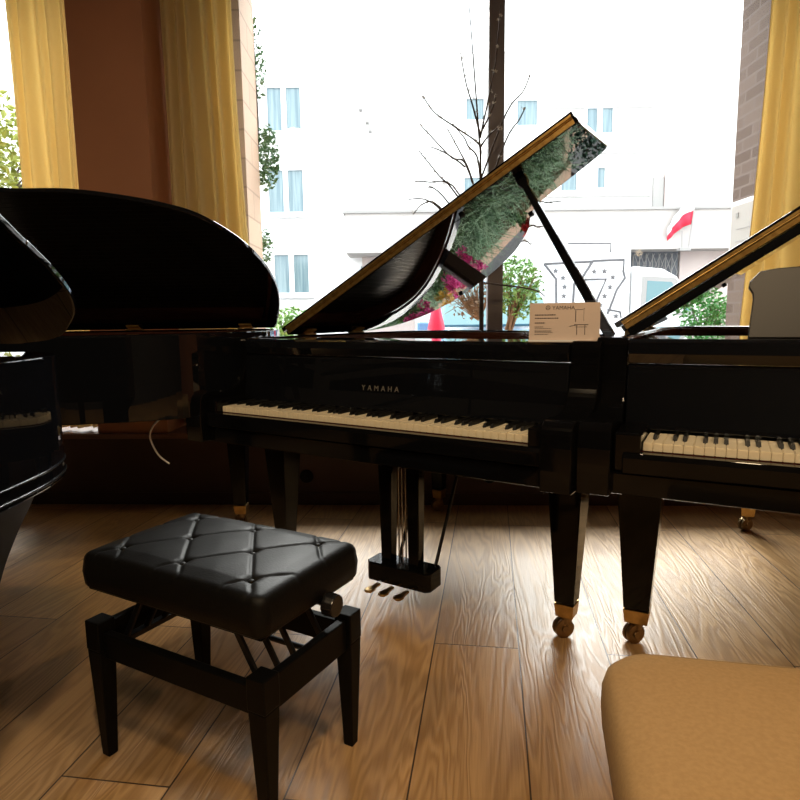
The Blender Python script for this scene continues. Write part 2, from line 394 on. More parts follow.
def window(name, s0, s1, mull):
    root = thing(name, None, None, (0, 3.426, 0), WA); root['kind'] = 'structure'
    bm = bmesh.new()
    d0, d1 = 0.36, 0.43
    box(bm, s0, s1, d0, d1, 0.42, 0.48); box(bm, s0, s1, d0, d1, 3.22, 3.3)
    box(bm, s0, s0+0.06, d0, d1, 0.48, 3.22); box(bm, s1-0.06, s1, d0, d1, 0.48, 3.22)
    obj('window_frame', bm, M['frame'], root, bevel=0.004)
    for a, b in mull: obj('mullion', B(a, b, d0-0.02, d1+0.02, 0.48, 3.22), M['frame'], root, bevel=0.004)
    edges = [s0+0.06] + [e for ab in mull for e in ab] + [s1-0.06]
    for a, b in zip(edges[::2], edges[1::2]):
        obj('pane', B(a, b, 0.392, 0.398, 0.48, 3.22), M['glass'], root)
window('window_1', -2.75, -1.745, [])
window('window_2', -1.335, 2.75, [(0.512, 0.602)])

# masonry piers of the outer wall
def pier(name, m, x0, x1, y0, y1):
    return struct(name, B(x0, x1, y0, y1, -0.15, 3.9), m)
pier('pillar_stone', M['stone'], -1.75, -0.93, 3.98, 4.36)
pier('pillar_brick', M['brick'], 2.26, 3.3, 3.92, 4.32)

# ------------------------------------------------------------------ curtains
def curtain(label, x0, x1, y, folds, flare=0.0, amp=0.045, flare0=0.0):
    bm = bmesh.new(); nx, nz = folds*12, 14
    ph = random.uniform(0, 6)
    rows = []
    for j in range(nz+1):
        t = j/nz; z = 3.28 - t*(3.28-0.44); row = []
        for i in range(nx+1):
            s = i/nx
            sw = s + 0.02*math.sin(s*17+ph)
            x = x0 + (x1-x0)*s + flare*t*t*s + flare0*t*t*(1-s) + 0.006*math.sin(5*t+s*9)
            a = amp*(0.55+0.45*t)
            yy = y + a*math.sin(2*PI*folds*sw + 0.5*math.sin(2*t+s*5)) + 0.012*math.sin(2*PI*folds*0.37*s+ph)
            row.append(bm.verts.new((x, yy, z)))
        rows.append(row)
    for a, b in zip(rows, rows[1:]):
        for i in range(nx): bm.faces.new((a[i], a[i+1], b[i+1], b[i]))
    o = obj('curtain', bm, M['curtain'], smooth=True)
    md = o.modifiers.new('thickness', 'SOLIDIFY'); md.thickness = 0.003
    return tag(o, label, 'curtain', 'golden window curtains')
curtain('golden yellow curtain hanging between the green foliage and the brown pillar', -2.13, -1.79, 3.62, 5, amp=0.032)
curtain('golden yellow curtain hanging between the brown pillar and the pale stone pier', -1.31, -0.9, 3.68, 6, flare=0.1)
curtain('golden yellow curtain in front of the brown brick pier', 1.98, 2.68, 3.52, 7, flare0=-0.09)

# ------------------------------------------------------------------ grand pianos
def white_key_mesh():
    bm = bmesh.new(); box(bm, -0.0113, 0.0113, 0, 0.15, 0.713, 0.735)
    bmesh.ops.bevel(bm, geom=[e for e in bm.edges], offset=0.0016, segments=2, affect='EDGES')
    me = bpy.data.meshes.new('white_key'); bm.to_mesh(me); bm.free(); me.materials.append(M['ivory']); return me
def black_key_mesh():
    bm = bmesh.new()
    v = []
    for z, a, y0, y1 in ((0.730, 0.0058, 0.05, 0.15), (0.747, 0.0045, 0.062, 0.15)):
        for x, y in ((-a, y0), (a, y0), (a, y1), (-a, y1)): v.append(bm.verts.new((x, y, z)))
    for f in ((0,3,2,1),(4,5,6,7),(0,1,5,4),(1,2,6,5),(2,3,7,6),(3,0,4,7)): bm.faces.new([v[i] for i in f])
    bmesh.ops.bevel(bm, geom=[e for e in bm.edges], offset=0.0015, segments=2, affect='EDGES')
    me = bpy.data.meshes.new('black_key'); bm.to_mesh(me); bm.free(); me.materials.append(M['ebony']); return me
WK, BK = white_key_mesh(), black_key_mesh()

def grand_piano(label, loc, rz, outline, W, lid_y, lid_phi, lid_z, legs, desk_up=False, lettering=None, prop=None, bumpers=(), lid_hinges=(), lyre=True, top=0.985, flap=0.37, front_rail=0.0):
    """outline: open path (x, y) from the treble arm round the tail to the bass arm, counter-clockwise."""
    root = thing('grand_piano', label, 'piano', loc, rz, 'grand pianos in the showroom')
    h = W/2; rim = 0.05; ya = 0.2
    path = [(h, ya)] + catmull(outline, 6) + [(-h, ya)]
    # case
    bm = bmesh.new(); wall_strip(bm, path, rim, 0.69, top-0.001)
    obj('case', bm, M['lacquer'], root, bevel=0.004)
    bm = bmesh.new(); wall_strip(bm, offset_in(path, rim+0.001), 0.02, 0.70, top-0.01)
    obj('inner_rim', bm, M['mahogany'], root)
    bm = bmesh.new(); prism(bm, offset_in(path, rim+0.002), 0.70, 0.715)
    obj('soundboard', bm, M['soundboard'], root)
    bm = bmesh.new(); prism(bm, [p for p in offset_in(path, rim+0.03) if p[1] > 0.42], 0.885, 0.9)
    obj('iron_plate', bm, M['plate'], root, bevel=0.003)
    # strings running from the tuning pins to the tail
    bm = bmesh.new(); inner = offset_in(path, rim+0.06)
    for k in range(60):
        x = -h+0.12 + (W-0.24)*k/59
        ys = [p[1] for p in inner if abs(p[0]-x) < 0.05 and p[1] > 0.6]
        if ys: cyl(bm, (x, 0.55, 0.912), (x, max(ys), 0.912), 0.0012, seg=5)
    st = obj('strings', bm, M['string'], root); st['kind'] = 'stuff'
    # underside beams
    bm = bmesh.new(); box(bm, -h+rim, h-rim, 0.5, 0.58, 0.63, 0.70)
    obj('cross_beam', bm, M['black_wood'], root)
    # keybed and arms
    bm = bmesh.new(); box(bm, -h+0.002, h-0.002, -0.03, 0.52, 0.60, 0.66)
    obj('keybed', bm, M['lacquer_dark'], root, bevel=0.006)
    bm = bmesh.new(); prism(bm, [(-0.045, 0.661), (-0.045, 0.70), (-0.038, 0.712), (-0.004, 0.712), (-0.004, 0.661)], -0.655, 0.655, 'x')
    obj('key_slip', bm, M['lacquer_dark'], root, bevel=0.003)
    prof = catmull([(-0.062, 0.60), (-0.066, 0.68), (-0.062, 0.755), (-0.045, 0.782), (-0.01, 0.79), (0.05, 0.786), (0.1, 0.79), (0.14, 0.81), (0.165, 0.85), (0.178, 0.9), (0.182, top-0.02)], 4)
    prof = prof + [(0.186, top-0.006), (0.196, top), (0.26, top), (0.26, 0.60)]
    for s in (-1, 1):
        bm = bmesh.new(); a, b = sorted((s*(h-0.085), s*h)); prism(bm, prof, a, b, 'x')
        obj('arm', bm, M['lacquer_dark'], root, bevel=0.004)
        bm = bmesh.new(); a, b = sorted((s*0.613, s*(h-0.086))); box(bm, a, b, -0.03, 0.148, 0.662, 0.762)
        obj('key_block', bm, M['lacquer_dark'], root, bevel=0.006)
    # fallboard, music rail, desk
    bm = bmesh.new()
    fb = [(0.152, 0.742), (0.156, 0.755), (0.166, 0.80), (0.176, 0.89), (0.178, 0.915), (0.184, 0.922), (0.2, 0.922), (0.2, 0.742)]
    prism(bm, fb, -h+0.087, h-0.087, 'x')
    fbo = obj('fallboard', bm, M['lacquer'], root, bevel=0.003)
    if lettering:
        t = lettering_mesh('name_lettering', lettering, 0.026, 1.75, 'CENTER', 0.0004, M['gold_letter'], fbo)
        t.location = (0.0, 0.1655, 0.807); t.rotation_euler = (math.radians(84), 0, 0)
        t['label'] = 'pale gold inlaid maker lettering'
    bm = bmesh.new(); prism(bm, [(0.176, 0.9235), (0.170, 0.95), (0.176, top-0.012), (0.19, top-0.004), (0.215, top-0.004), (0.215, 0.9235)], -h+0.088, h-0.088, 'x')
    obj('music_rail', bm, M['lacquer'], root, bevel=0.002)
    bm = bmesh.new(); box(bm, -h+0.09, h-0.09, 0.216, lid_y-0.02, 0.955, top-0.008)
    obj('music_shelf', bm, M['lacquer'], root, bevel=0.003)
    # keyboard
    bm = bmesh.new(); box(bm, -0.612, 0.612, 0.004, 0.151, 0.70, 0.712)
    kb = obj('keyboard', bm, M['felt'], root)
    for i in range(52):
        o = bpy.data.objects.new('white_key', WK); COL.objects.link(o); o.parent = kb; o.location = (-0.611+0.0235*(i+0.5), 0, 0)
    for i in range(51):
        if i % 7 in (0, 2, 3, 5, 6):
            o = bpy.data.objects.new('black_key', BK); COL.objects.link(o); o.parent = kb; o.location = (-0.611+0.0235*(i+1), 0, 0)
    # music desk
    if desk_up:
        bm = bmesh.new()
        w = 0.385; hh = 0.215
        half = [(0, 0), (w, 0), (w-0.008, 0.11), (w-0.006, 0.125), (w+0.004, 0.142), (w+0.002, 0.158), (w-0.022, 0.186), (w-0.06, 0.193), (w-0.12, 0.196), (w-0.2, hh), (0, hh+0.004)]
        pts = [(x, z) for x, z in half[1:]] + [(-x, z) for x, z in half[:0:-1]]
        prism(bm, pts, -0.009, 0.009, 'y')
        d = obj('music_desk', bm, M['desk'], root, bevel=0.003)
        d.location = (0, 0.29, top-0.006); d.rotation_euler = (math.radians(-14), 0, 0)
    # lid: hinged along the spine
    u0 = -h+0.015
    lp = [(x-u0, y) for x, y in path if y > lid_y+0.02]
    mx = max(p[0] for p in lp)
    pts = [(mx, lid_y)] + lp + [(0.0, lid_y)]
    pts = [(max(0.0, p[0]), p[1]) for p in pts]
    bm = bmesh.new(); prism(bm, pts, 0.0, 0.02)
    lid = obj('lid', bm, M['lacquer'], root, bevel=0.003)
    lid.location = (u0, 0, lid_z); lid.rotation_euler = (0, -lid_phi, 0)
    bm = bmesh.new(); box(bm, -0.012, mx-0.004, lid_y-0.006, lid_y+flap, 0.023, 0.042)
    obj('lid_flap', bm, M['lacquer'], lid, bevel=0.0015)
    bm = bmesh.new(); box(bm, 0.012, mx-0.012, lid_y-0.0035, lid_y+0.0005, 0.002, 0.0175); cyl(bm, (0.012, lid_y-0.004, 0.0215), (mx-0.012, lid_y-0.004, 0.0215), 0.004, seg=8)
    box(bm, 0.012, mx-0.012, lid_y-0.0085, lid_y-0.0055, 0.0255, 0.0335)
    ho = obj('folding_hinge', bm, M['hinge_brass'], lid); ho['label'] = 'long brass folding hinge'
    if front_rail:
        bm = bmesh.new(); box(bm, 0.012, mx-0.02, lid_y+0.001, lid_y+0.018, -front_rail, -0.0005); obj('lid_rail', bm, M['lacquer'], lid, bevel=0.003)
    for u, y in bumpers:
        bm = bmesh.new(); cyl(bm, (u, y, -0.009), (u, y, 0.001), 0.011, seg=14); obj('bumper', bm, M['rubber'], lid)
    for y in lid_hinges:
        bm = bmesh.new(); box(bm, 0.004, 0.05, y-0.032, y+0.032, -0.004, 0.0005); cyl(bm, (0.01, y-0.032, -0.008), (0.01, y+0.032, -0.008), 0.011, seg=12)
        ho = obj('hinge_plate', bm, M['satin_brass'], lid, bevel=0.001); ho['label'] = 'brass hinge plate'
        bm = bmesh.new(); box(bm, -h+0.002, -h+0.05, y-0.04, y+0.04, top-0.001, top+0.006); cyl(bm, (-h+0.008, y-0.04, top+0.01), (-h+0.008, y+0.04, top+0.01), 0.007, seg=10)
        box(bm, -h+0.004, -h+0.011, y-0.03, y+0.03, top+0.012, top+0.035)
        ho = obj('lid_hinge', bm, M['brass'], root, bevel=0.001); ho['label'] = 'brass lid hinge'
    if prop:
        (ux, uy), (bx, by, bz) = prop
        tp = Vector((u0 + ux*math.cos(lid_phi) + 0.0, uy, lid_z + ux*math.sin(lid_phi)-0.004)); bt = Vector((bx, by, bz))
        d = (tp-bt).normalized(); bm = bmesh.new()
        a = d.cross(Vector((0, 1, 0))).normalized(); b = d.cross(a)
        def ring(p, w, t): return [bm.verts.new(p + a*sx*w + b*sy*t) for sx, sy in ((-1,-1),(1,-1),(1,1),(-1,1))]
        L_ = (tp-bt).length
        R = [ring(bt+d*k*L_, w, t) for k, w, t in ((0, 0.014, 0.009), (0.03, 0.017, 0.011), (0.5, 0.015, 0.011), (0.93, 0.011, 0.009), (0.96, 0.019, 0.012), (1.0, 0.019, 0.012))]
        for A, C in zip(R, R[1:]):
            for k in range(4): bm.faces.new((A[k], A[(k+1) % 4], C[(k+1) % 4], C[k]))
        bm.faces.new(R[0][::-1]); bm.faces.new(R[-1])
        obj('lid_prop', bm, M['lacquer'], root, bevel=0.003)
    # legs
    for (x, y, w, tz) in legs:
        bm = bmesh.new(); frustum(bm, x, y, 0.125, tz-0.03, w*0.56, w*0.56, w, w); box(bm, x-w-0.008, x+w+0.008, y-w-0.008, y+w+0.008, tz-0.03, tz-0.001)
        lg = obj('leg', bm, M['lacquer_dark'], root, bevel=0.004)
        bm = bmesh.new(); frustum(bm, x, y, 0.076, 0.122, w*0.5, w*0.5, w*0.575, w*0.575)
        f = obj('ferrule', bm, M['brass'], lg, bevel=0.002); f['label'] = 'brass ferrule'
        bm = bmesh.new()
        ca, sa = math.cos(0.75), math.sin(0.75)
        def ax(t, z=0.033, o=0.012): return (x-o*sa+t*ca, y-o*ca*0.6-t*sa, z)
        for a_, b_ in ((-0.015, -0.003), (0.003, 0.015)): cyl(bm, ax(a_), ax(b_), 0.033, seg=22)
        cyl(bm, ax(-0.02), ax(0.02), 0.012, seg=12); cyl(bm, ax(-0.003), ax(0.003), 0.02, seg=16)
        cyl(bm, (x, y, 0.05), (x, y, 0.079), 0.018, 0.022, seg=16)
        f = obj('caster', bm, M['dark_brass'], lg, bevel=0.0015); f['label'] = 'dark brass twin caster'
    # pedal lyre
    if lyre:
        cx = 0.043
        bm = bmesh.new()
        frustum(bm, cx-0.062, 0.235, 0.165, 0.60, 0.021, 0.021, 0.029, 0.024)
        frustum(bm, cx+0.055, 0.235, 0.165, 0.60, 0.021, 0.021, 0.027, 0.024)
        box(bm, cx-0.12, cx+0.12, 0.16, 0.33, 0.575, 0.60)
        prism(bm, [(cx-0.135, 0.20), (cx-0.12, 0.185), (cx+0.12, 0.185), (cx+0.135, 0.20), (cx+0.135, 0.275), (cx+0.12, 0.29), (cx-0.12, 0.29), (cx-0.135, 0.275)], 0.098, 0.168)
        ly = obj('pedal_lyre', bm, M['lacquer_dark'], root, bevel=0.004)
        for px in (-0.085, -0.025, 0.04):
            bm = bmesh.new()
            ring = [(cx+px-0.008, 0.20), (cx+px-0.01, 0.165), (cx+px-0.017, 0.145), (cx+px-0.015, 0.125), (cx+px, 0.118), (cx+px+0.015, 0.125), (cx+px+0.017, 0.145), (cx+px+0.01, 0.165), (cx+px+0.008, 0.20)]
            prism(bm, ring, 0.078, 0.088)
            p = obj('pedal', bm, M['brass'], ly, bevel=0.003); p['label'] = 'brass pedal'
        for px in (-0.05, 0.105):
            bm = bmesh.new(); cyl(bm, (cx+px, 0.285, 0.155), (cx+px*1.1, 0.53, 0.628), 0.0065, seg=10)
            obj('brace_rod', bm, M['black_metal'], ly)
        bm = bmesh.new()
        for px in (-0.01, 0.005, 0.02): cyl(bm, (cx+px-0.008, 0.237, 0.168), (cx+px-0.008, 0.237, 0.575), 0.003, seg=8)
        p = obj('trapwork_rod', bm, M['steel'], ly)
    return root

# the central piano, keyboard facing the camera
P_MID = (-0.15931, 1.99423, 0)
out_mid = [(0.74, 0.3), (0.74, 0.6), (0.742, 0.82), (0.741, 0.862), (0.722, 0.884), (0.645, 0.908), (0.53, 0.93), (0.43, 0.952), (0.37, 0.99), (0.315, 1.07), (0.245, 1.20), (0.11, 1.355), (-0.02, 1.44), (-0.155, 1.498), (-0.28, 1.525), (-0.414, 1.527), (-0.52, 1.49), (-0.60, 1.42), (-0.67, 1.31), (-0.718, 1.15), (-0.74, 0.95), (-0.742, 0.6), (-0.745, 0.3)]
grand_piano('black grand piano in the middle with lid propped open and full keyboard facing the viewer', P_MID, -0.57189, out_mid, 1.49, 0.5, math.radians(28.1), 0.986,
            legs=[(0.618, 0.335, 0.057, 0.60), (-0.625, 0.33, 0.058, 0.60), (-0.40, 1.30, 0.05, 0.69)], lettering='YAMAHA',
            prop=((1.212, 0.575), (0.684, 0.6, 0.955)), bumpers=((1.07, 1.02), (0.42, 1.48), (0.96, 0.56)), lid_hinges=(0.62, 1.0))
# the piano on the right, cut by the frame, desk raised
P_RIGHT = (1.1588, 1.2667, 0)
hw = 0.765
out_r = [(hw, 0.3), (hw, 0.6), (hw-0.01, 0.75), (hw-0.06, 0.86), (0.55, 0.98), (0.35, 1.14), (0.14, 1.39), (-0.04, 1.62), (-0.21, 1.73), (-0.34, 1.845), (-0.515, 1.9), (-0.63, 1.88), (-0.70, 1.80), (-0.745, 1.6), (-hw+0.004, 1.3), (-hw, 0.8), (-hw, 0.3)]
grand_piano('black grand piano at the right with music desk raised behind its cut-off keyboard', P_RIGHT, -0.484, out_r, 2*hw, 0.6, math.radians(33.5), 1.0,
            legs=[(-0.648, 0.375, 0.069, 0.60), (0.648, 0.375, 0.069, 0.60), (-0.3, 1.72, 0.055, 0.69)], desk_up=True, top=0.995, front_rail=0.03,
            prop=((1.2, 0.68), (0.69, 0.62, 0.965)), bumpers=((0.35, 1.8), (0.95, 1.2)), lid_hinges=(0.75, 1.3))
# the piano on the left, its bent side and raised lid towards the camera
def ol(X, u): return (u-0.745+0.015, X+2.42)
out_l = [(0.745, 0.3), (0.745, 0.45), (0.70, 0.56), (0.57, 0.66), (0.43, 0.82)] + [ol(*p) for p in ((-1.44, 1.098), (-1.2, 1.088), (-1.02, 1.05), (-0.876, 1.0), (-0.765, 0.933), (-0.663, 0.80), (-0.596, 0.64), (-0.566, 0.46), (-0.577, 0.276), (-0.622, 0.09), (-0.68, -0.012))] + [(-0.745, 1.5), (-0.745, 1.0), (-0.745, 0.3)]
grand_piano('black grand piano behind the tufted bench showing its curved side and raised rounded lid', (-2.42, 2.555, 0), -PI/2, out_l, 1.49, 0.5, math.radians(28), 1.012,
            legs=[(0.60, 0.3, 0.058, 0.60), (-0.60, 0.3, 0.058, 0.60), (-0.52, 1.6, 0.055, 0.69)],
            prop=((1.2, 0.6), (0.66, 0.56, 0.955)), lid_hinges=(1.035, 1.62), top=1.011)

# ------------------------------------------------------------------ piano cut off by the frame's left side
def corner_piano():
    root = thing('grand_piano', 'black grand piano cut off in the corner, nearest of all, with silver-edged curved lid', 'piano', (-0.763, 1.34, 0), 0, 'grand pianos in the showroom')
    # plan of the case in the root's frame: flat tail end facing +x, rounded into the far spine
    tail = catmull([(0.0, -0.9), (0.0, -0.3), (0.0, -0.1), (-0.012, 0.02), (-0.05, 0.13), (-0.13, 0.215), (-0.25, 0.25), (-0.5, 0.26), (-1.5, 0.26)], 6)
    plan = tail + [(-1.5, -0.9)]
    bm = bmesh.new(); prism(bm, plan, 0.70, 0.985); 
    obj('case', bm, M['lacquer'], root, bevel=0.003)
    for z0, z1, d in ((0.709, 0.714, -0.003), (0.737, 0.741, -0.003)):
        bm = bmesh.new(); wall_strip(bm, tail, d, z0, z1); obj('case_moulding', bm, M['lacquer_soft'], root, bevel=0.001)
    hy = 0.36                                                         # hinge line of the lid
    edge = [(0.0, 1.15), (0.0, 0.536), (0.004, 0.442), (0.005, 0.346), (-0.005, 0.259), (-0.029, 0.187), (-0.068, 0.126), (-0.142, 0.042), (-0.241, 0.008), (-0.4, 0.0), (-1.4, 0.0)]
    ec = catmull(edge, 6) + [(-1.4, 1.15)]
    bm = bmesh.new(); prism(bm, [(x, -u) for x, u in ec], 0.0, 0.017)
    lid = obj('lid', bm, M['lacquer'], root, bevel=0.004)
    lid.location = (0.0, hy, 1.0); lid.rotation_euler = (-math.radians(28), 0, 0)
    # stay that holds the lid
    bm = bmesh.new(); cyl(bm, (-1.0, -0.6, 0.98), (-1.0, -0.55, 1.44), 0.011, seg=10); obj('lid_prop', bm, M['lacquer'], root)
    # bowed leg under the corner
    bm = bmesh.new()
    prof = catmull([(-0.012, 0.70), (-0.03, 0.665), (-0.06, 0.61), (-0.1, 0.52), (-0.135, 0.4), (-0.15, 0.25), (-0.155, 0.075)], 5)
    poly = prof + [(-0.22, 0.075), (-0.25, 0.3), (-0.27, 0.699)]
    prism(bm, poly, -0.2, -0.06, 'y')
    lg = obj('leg', bm, M['black_wood'], root, bevel=0.006)
    bm = bmesh.new(); cyl(bm, (-0.2, -0.13, 0.032), (-0.175, -0.13, 0.032), 0.031, seg=18); box(bm, -0.21, -0.165, -0.15, -0.11, 0.062, 0.078)
    c = obj('caster', bm, M['brass'], lg, bevel=0.001)
    for x in (-1.2,):
        bm = bmesh.new(); frustum(bm, x, -0.1, 0.0, 0.699, 0.04, 0.04, 0.06, 0.06); obj('leg', bm, M['lacquer'], root, bevel=0.005)
    bm = bmesh.new(); frustum(bm, -0.6, -1.1, 0.0, 0.699, 0.04, 0.04, 0.06, 0.06); obj('leg', bm, M['lacquer'], root, bevel=0.005)
corner_piano()

# ------------------------------------------------------------------ tufted black bench
def tufted_cushion(bm, a, b, z0, z1, r, px, py, depth=0.011, crown=0.012):
    nx, ny = 150, 104
    def height(x, y):
        A = x/px; Bq = y/py
        def fr(q):
            q = (q-1)/2; return abs(q-round(q))*2          # 0 on a crease, 1 mid-way
        f1, f2 = fr(A+Bq), fr(A-Bq)
        edge = min(1, (a-abs(x))/0.05, (b-abs(y))/0.05); edge = max(0, edge)
        h = crown*(1-(x/a)**4*0.6)*(1-(y/b)**4*0.6)*edge**0.5
        g = 0.7*math.exp(-(f1/0.055)**2)+0.7*math.exp(-(f2/0.055)**2)
        h -= depth*min(1, g)*min(1, edge*1.5)*0.42
        h += depth*0.3*math.sqrt(min(f1, 1)*min(f2, 1))*edge
        # button pits
        for j in (-1, 0, 1):
            for i in range(-3, 4):
                if (i+j) % 2: 
                    d2 = (x-i*px)**2+(y-j*py)**2
                    if d2 < 0.003: h -= depth*0.7*math.exp(-d2/0.00018)
        return h
    ia, ib = a-r, b-r
    grid = [[bm.verts.new((-ia+2*ia*i/nx, -ib+2*ib*j/ny, z1+height(-ia+2*ia*i/nx, -ib+2*ib*j/ny))) for i in range(nx+1)] for j in range(ny+1)]
    for j in range(ny):
        for i in range(nx): bm.faces.new((grid[j][i], grid[j][i+1], grid[j+1][i+1], grid[j+1][i]))
    bnd = [(i, 0) for i in range(nx)] + [(nx, j) for j in range(ny)] + [(nx-i, ny) for i in range(nx)] + [(0, ny-j) for j in range(ny)]
    ring = [grid[j][i] for i, j in bnd]
    base = [v.co.copy() for v in ring]
    dirs = []
    for (i, j) in bnd:
        dx = -1 if i == 0 else (1 if i == nx else 0); dy = -1 if j == 0 else (1 if j == ny else 0)
        l = math.hypot(dx, dy) or 1; dirs.append((dx/l, dy/l))
    prev = ring
    steps = [(r*math.sin(t), r*(1-math.cos(t)), True) for t in (0.35, 0.7, 1.05, 1.35, PI/2)] + [(r+0.004, (z1-z0)*0.5, False), (r, (z1-z0)-0.012, False), (r-0.012, z1-z0, False)]
    for off, drop, keep in steps:
        cur = []
        for c, d in zip(base, dirs):
            k = max(0.0, 1-drop/r)
            cur.append(bm.verts.new((c.x+d[0]*off, c.y+d[1]*off, z1-drop+(c.z-z1)*k)))
        n = len(cur)
        for k in range(n): bm.faces.new((prev[k], prev[(k+1) % n], cur[(k+1) % n], cur[k]))
        prev = cur
    bm.faces.new(prev[::-1])

def piano_bench():
    root = thing('piano_bench', 'black tufted leather adjustable piano bench with wooden frame, standing before the keyboard', 'bench', (-0.432, 1.42, 0), -0.505)
    a, b = 0.278, 0.178
    bm = bmesh.new(); tufted_cushion(bm, a, b, 0.432, 0.52, 0.022, 0.1, 0.115)
    cu = obj('cushion', bm, M['leather'], root, smooth=True)
    for j in (-1, 0, 1):
        for i in range(-2, 3):
            if (i+j) % 2:
                bm = bmesh.new(); bmesh.ops.create_uvsphere(bm, u_segments=12, v_segments=8, radius=0.0075); bmesh.ops.scale(bm, vec=(1, 1, 0.55), verts=bm.verts)
                obj('button', bm, M['leather'], cu, smooth=True, loc=(i*0.1, j*0.115, 0.5225))
    bm = bmesh.new()
    for z in (0.4335,):
        pts = [(-a+0.014, -b+0.014, z), (a-0.014, -b+0.014, z), (a-0.014, b-0.014, z), (-a+0.014, b-0.014, z), (-a+0.014, -b+0.014, z)]
        for p, q in zip(pts, pts[1:]): cyl(bm, p, q, 0.0035, seg=8)
    obj('piping', bm, M['leather'], cu)
    bm = bmesh.new(); box(bm, -a+0.045, a-0.045, -b+0.04, b-0.04, 0.41, 0.433)
    tray = obj('seat_board', bm, M['black_wood'], root, bevel=0.003)
    la, lb = a-0.024, b-0.024
    for sx in (-1, 1):
        for sy in (-1, 1):
            bm = bmesh.new(); frustum(bm, sx*la, sy*lb, 0.0, 0.28, 0.013, 0.013, 0.023, 0.023); box(bm, sx*la-0.024, sx*la+0.024, sy*lb-0.024, sy*lb+0.024, 0.28, 0.353)
            obj('leg', bm, M['black_wood'], root, bevel=0.003)
    for s in (-1, 1):
        bm = bmesh.new(); box(bm, -la+0.024, la-0.024, s*lb-0.011, s*lb+0.011, 0.262, 0.325); obj('apron', bm, M['black_wood'], root, bevel=0.003)
        bm = bmesh.new(); box(bm, s*la-0.011, s*la+0.011, -lb+0.024, lb-0.024, 0.262, 0.34); obj('apron', bm, M['black_wood'], root, bevel=0.003)
    # scissor lift
    for sd in (-1, 1):
        for y in (-0.115, -0.055, 0.0, 0.1):
            bm = bmesh.new()
            p = Vector((sd*0.215, y, 0.296)); q = Vector((sd*0.145, y, 0.412))
            prism(bm, [(p.x-0.009, p.z), (p.x+0.009, p.z), (q.x+0.009, q.z), (q.x-0.009, q.z)], y-0.004, y+0.004, 'y')
            obj('lift_arm', bm, M['black_metal'], root, bevel=0.002)
    bm = bmesh.new(); cyl(bm, (-a+0.03, 0.04, 0.30), (a-0.03, 0.04, 0.30), 0.007, seg=12); obj('lift_spindle', bm, M['black_metal'], root)
    for x in (-0.215, 0.215):
        bm = bmesh.new(); box(bm, x-0.01, x+0.01, -b+0.036, b-0.036, 0.286, 0.3)
        obj('lift_bar', bm, M['black_metal'], root, bevel=0.002)
    for s in (-1, 1):
        bm = bmesh.new()
        cyl(bm, (s*(a-0.06), 0.03, 0.43), (s*(a+0.004), 0.03, 0.43), 0.008, seg=10)
        # ribbed knob
        n = 24
        for x0, x1, r in ((a+0.006, a+0.034, 0.027),):
            A = [bm.verts.new((s*x0, 0.03+(r*(1-0.05*(k % 2)))*math.cos(2*PI*k/n), 0.43+(r*(1-0.05*(k % 2)))*math.sin(2*PI*k/n))) for k in range(n)]
            C = [bm.verts.new((s*x1, 0.03+(r*0.93*(1-0.05*(k % 2)))*math.cos(2*PI*k/n), 0.43+(r*0.93*(1-0.05*(k % 2)))*math.sin(2*PI*k/n))) for k in range(n)]
            for k in range(n): bm.faces.new((A[k], A[(k+1) % n], C[(k+1) % n], C[k]))
            bm.faces.new(A[::-1]); bm.faces.new(C)
        obj('height_knob', bm, M['lacquer_soft'], root, bevel=0.002)
piano_bench()

# ------------------------------------------------------------------ tan bench
def tan_bench():
    root = thing('upholstered_bench', 'tan velvet upholstered bench with rounded corners, cut by the lower frame', 'bench', (0.585, 0.728, 0), -0.215)
    a, b, r = 0.30, 0.215, 0.075
    def rr(a, b, r, n=8):
        out = []
        for cx, cy, t0 in ((a-r, b-r, 0), (-a+r, b-r, PI/2), (-a+r, -b+r, PI), (a-r, -b+r, 1.5*PI)):
            for k in range(n+1): t = t0+PI/2*k/n; out.append((cx+r*math.cos(t), cy+r*math.sin(t)))
        return out
    bm = bmesh.new(); rings = []
    for k, z in ((0.985, 0.385), (1.0, 0.395), (1.01, 0.43), (1.008, 0.462), (0.99, 0.482), (0.95, 0.494), (0.86, 0.502), (0.7, 0.507), (0.45, 0.51), (0.15, 0.511)):
        rings.append([bm.verts.new((x, y, z)) for x, y in rr(a*k, b*k, r*k)])
    for A, C in zip(rings, rings[1:]):
        n = len(A)
        for k in range(n): bm.faces.new((A[k], A[(k+1) % n], C[(k+1) % n], C[k]))
    bm.faces.new(rings[0][::-1]); bm.faces.new(rings[-1])
    obj('cushion', bm, M['tan'], root, smooth=True)
    bm = bmesh.new(); prism(bm, rr(a*0.96, b*0.96, r), 0.32, 0.3845); obj('frame', bm, M['black_wood'], root, bevel=0.004)
    for sx in (-1, 1):
        for sy in (-1, 1):
            bm = bmesh.new(); frustum(bm, sx*(a-0.06), sy*(b-0.06), 0, 0.3195, 0.014, 0.014, 0.022, 0.022); obj('leg', bm, M['black_wood'], root, bevel=0.003)
tan_bench()

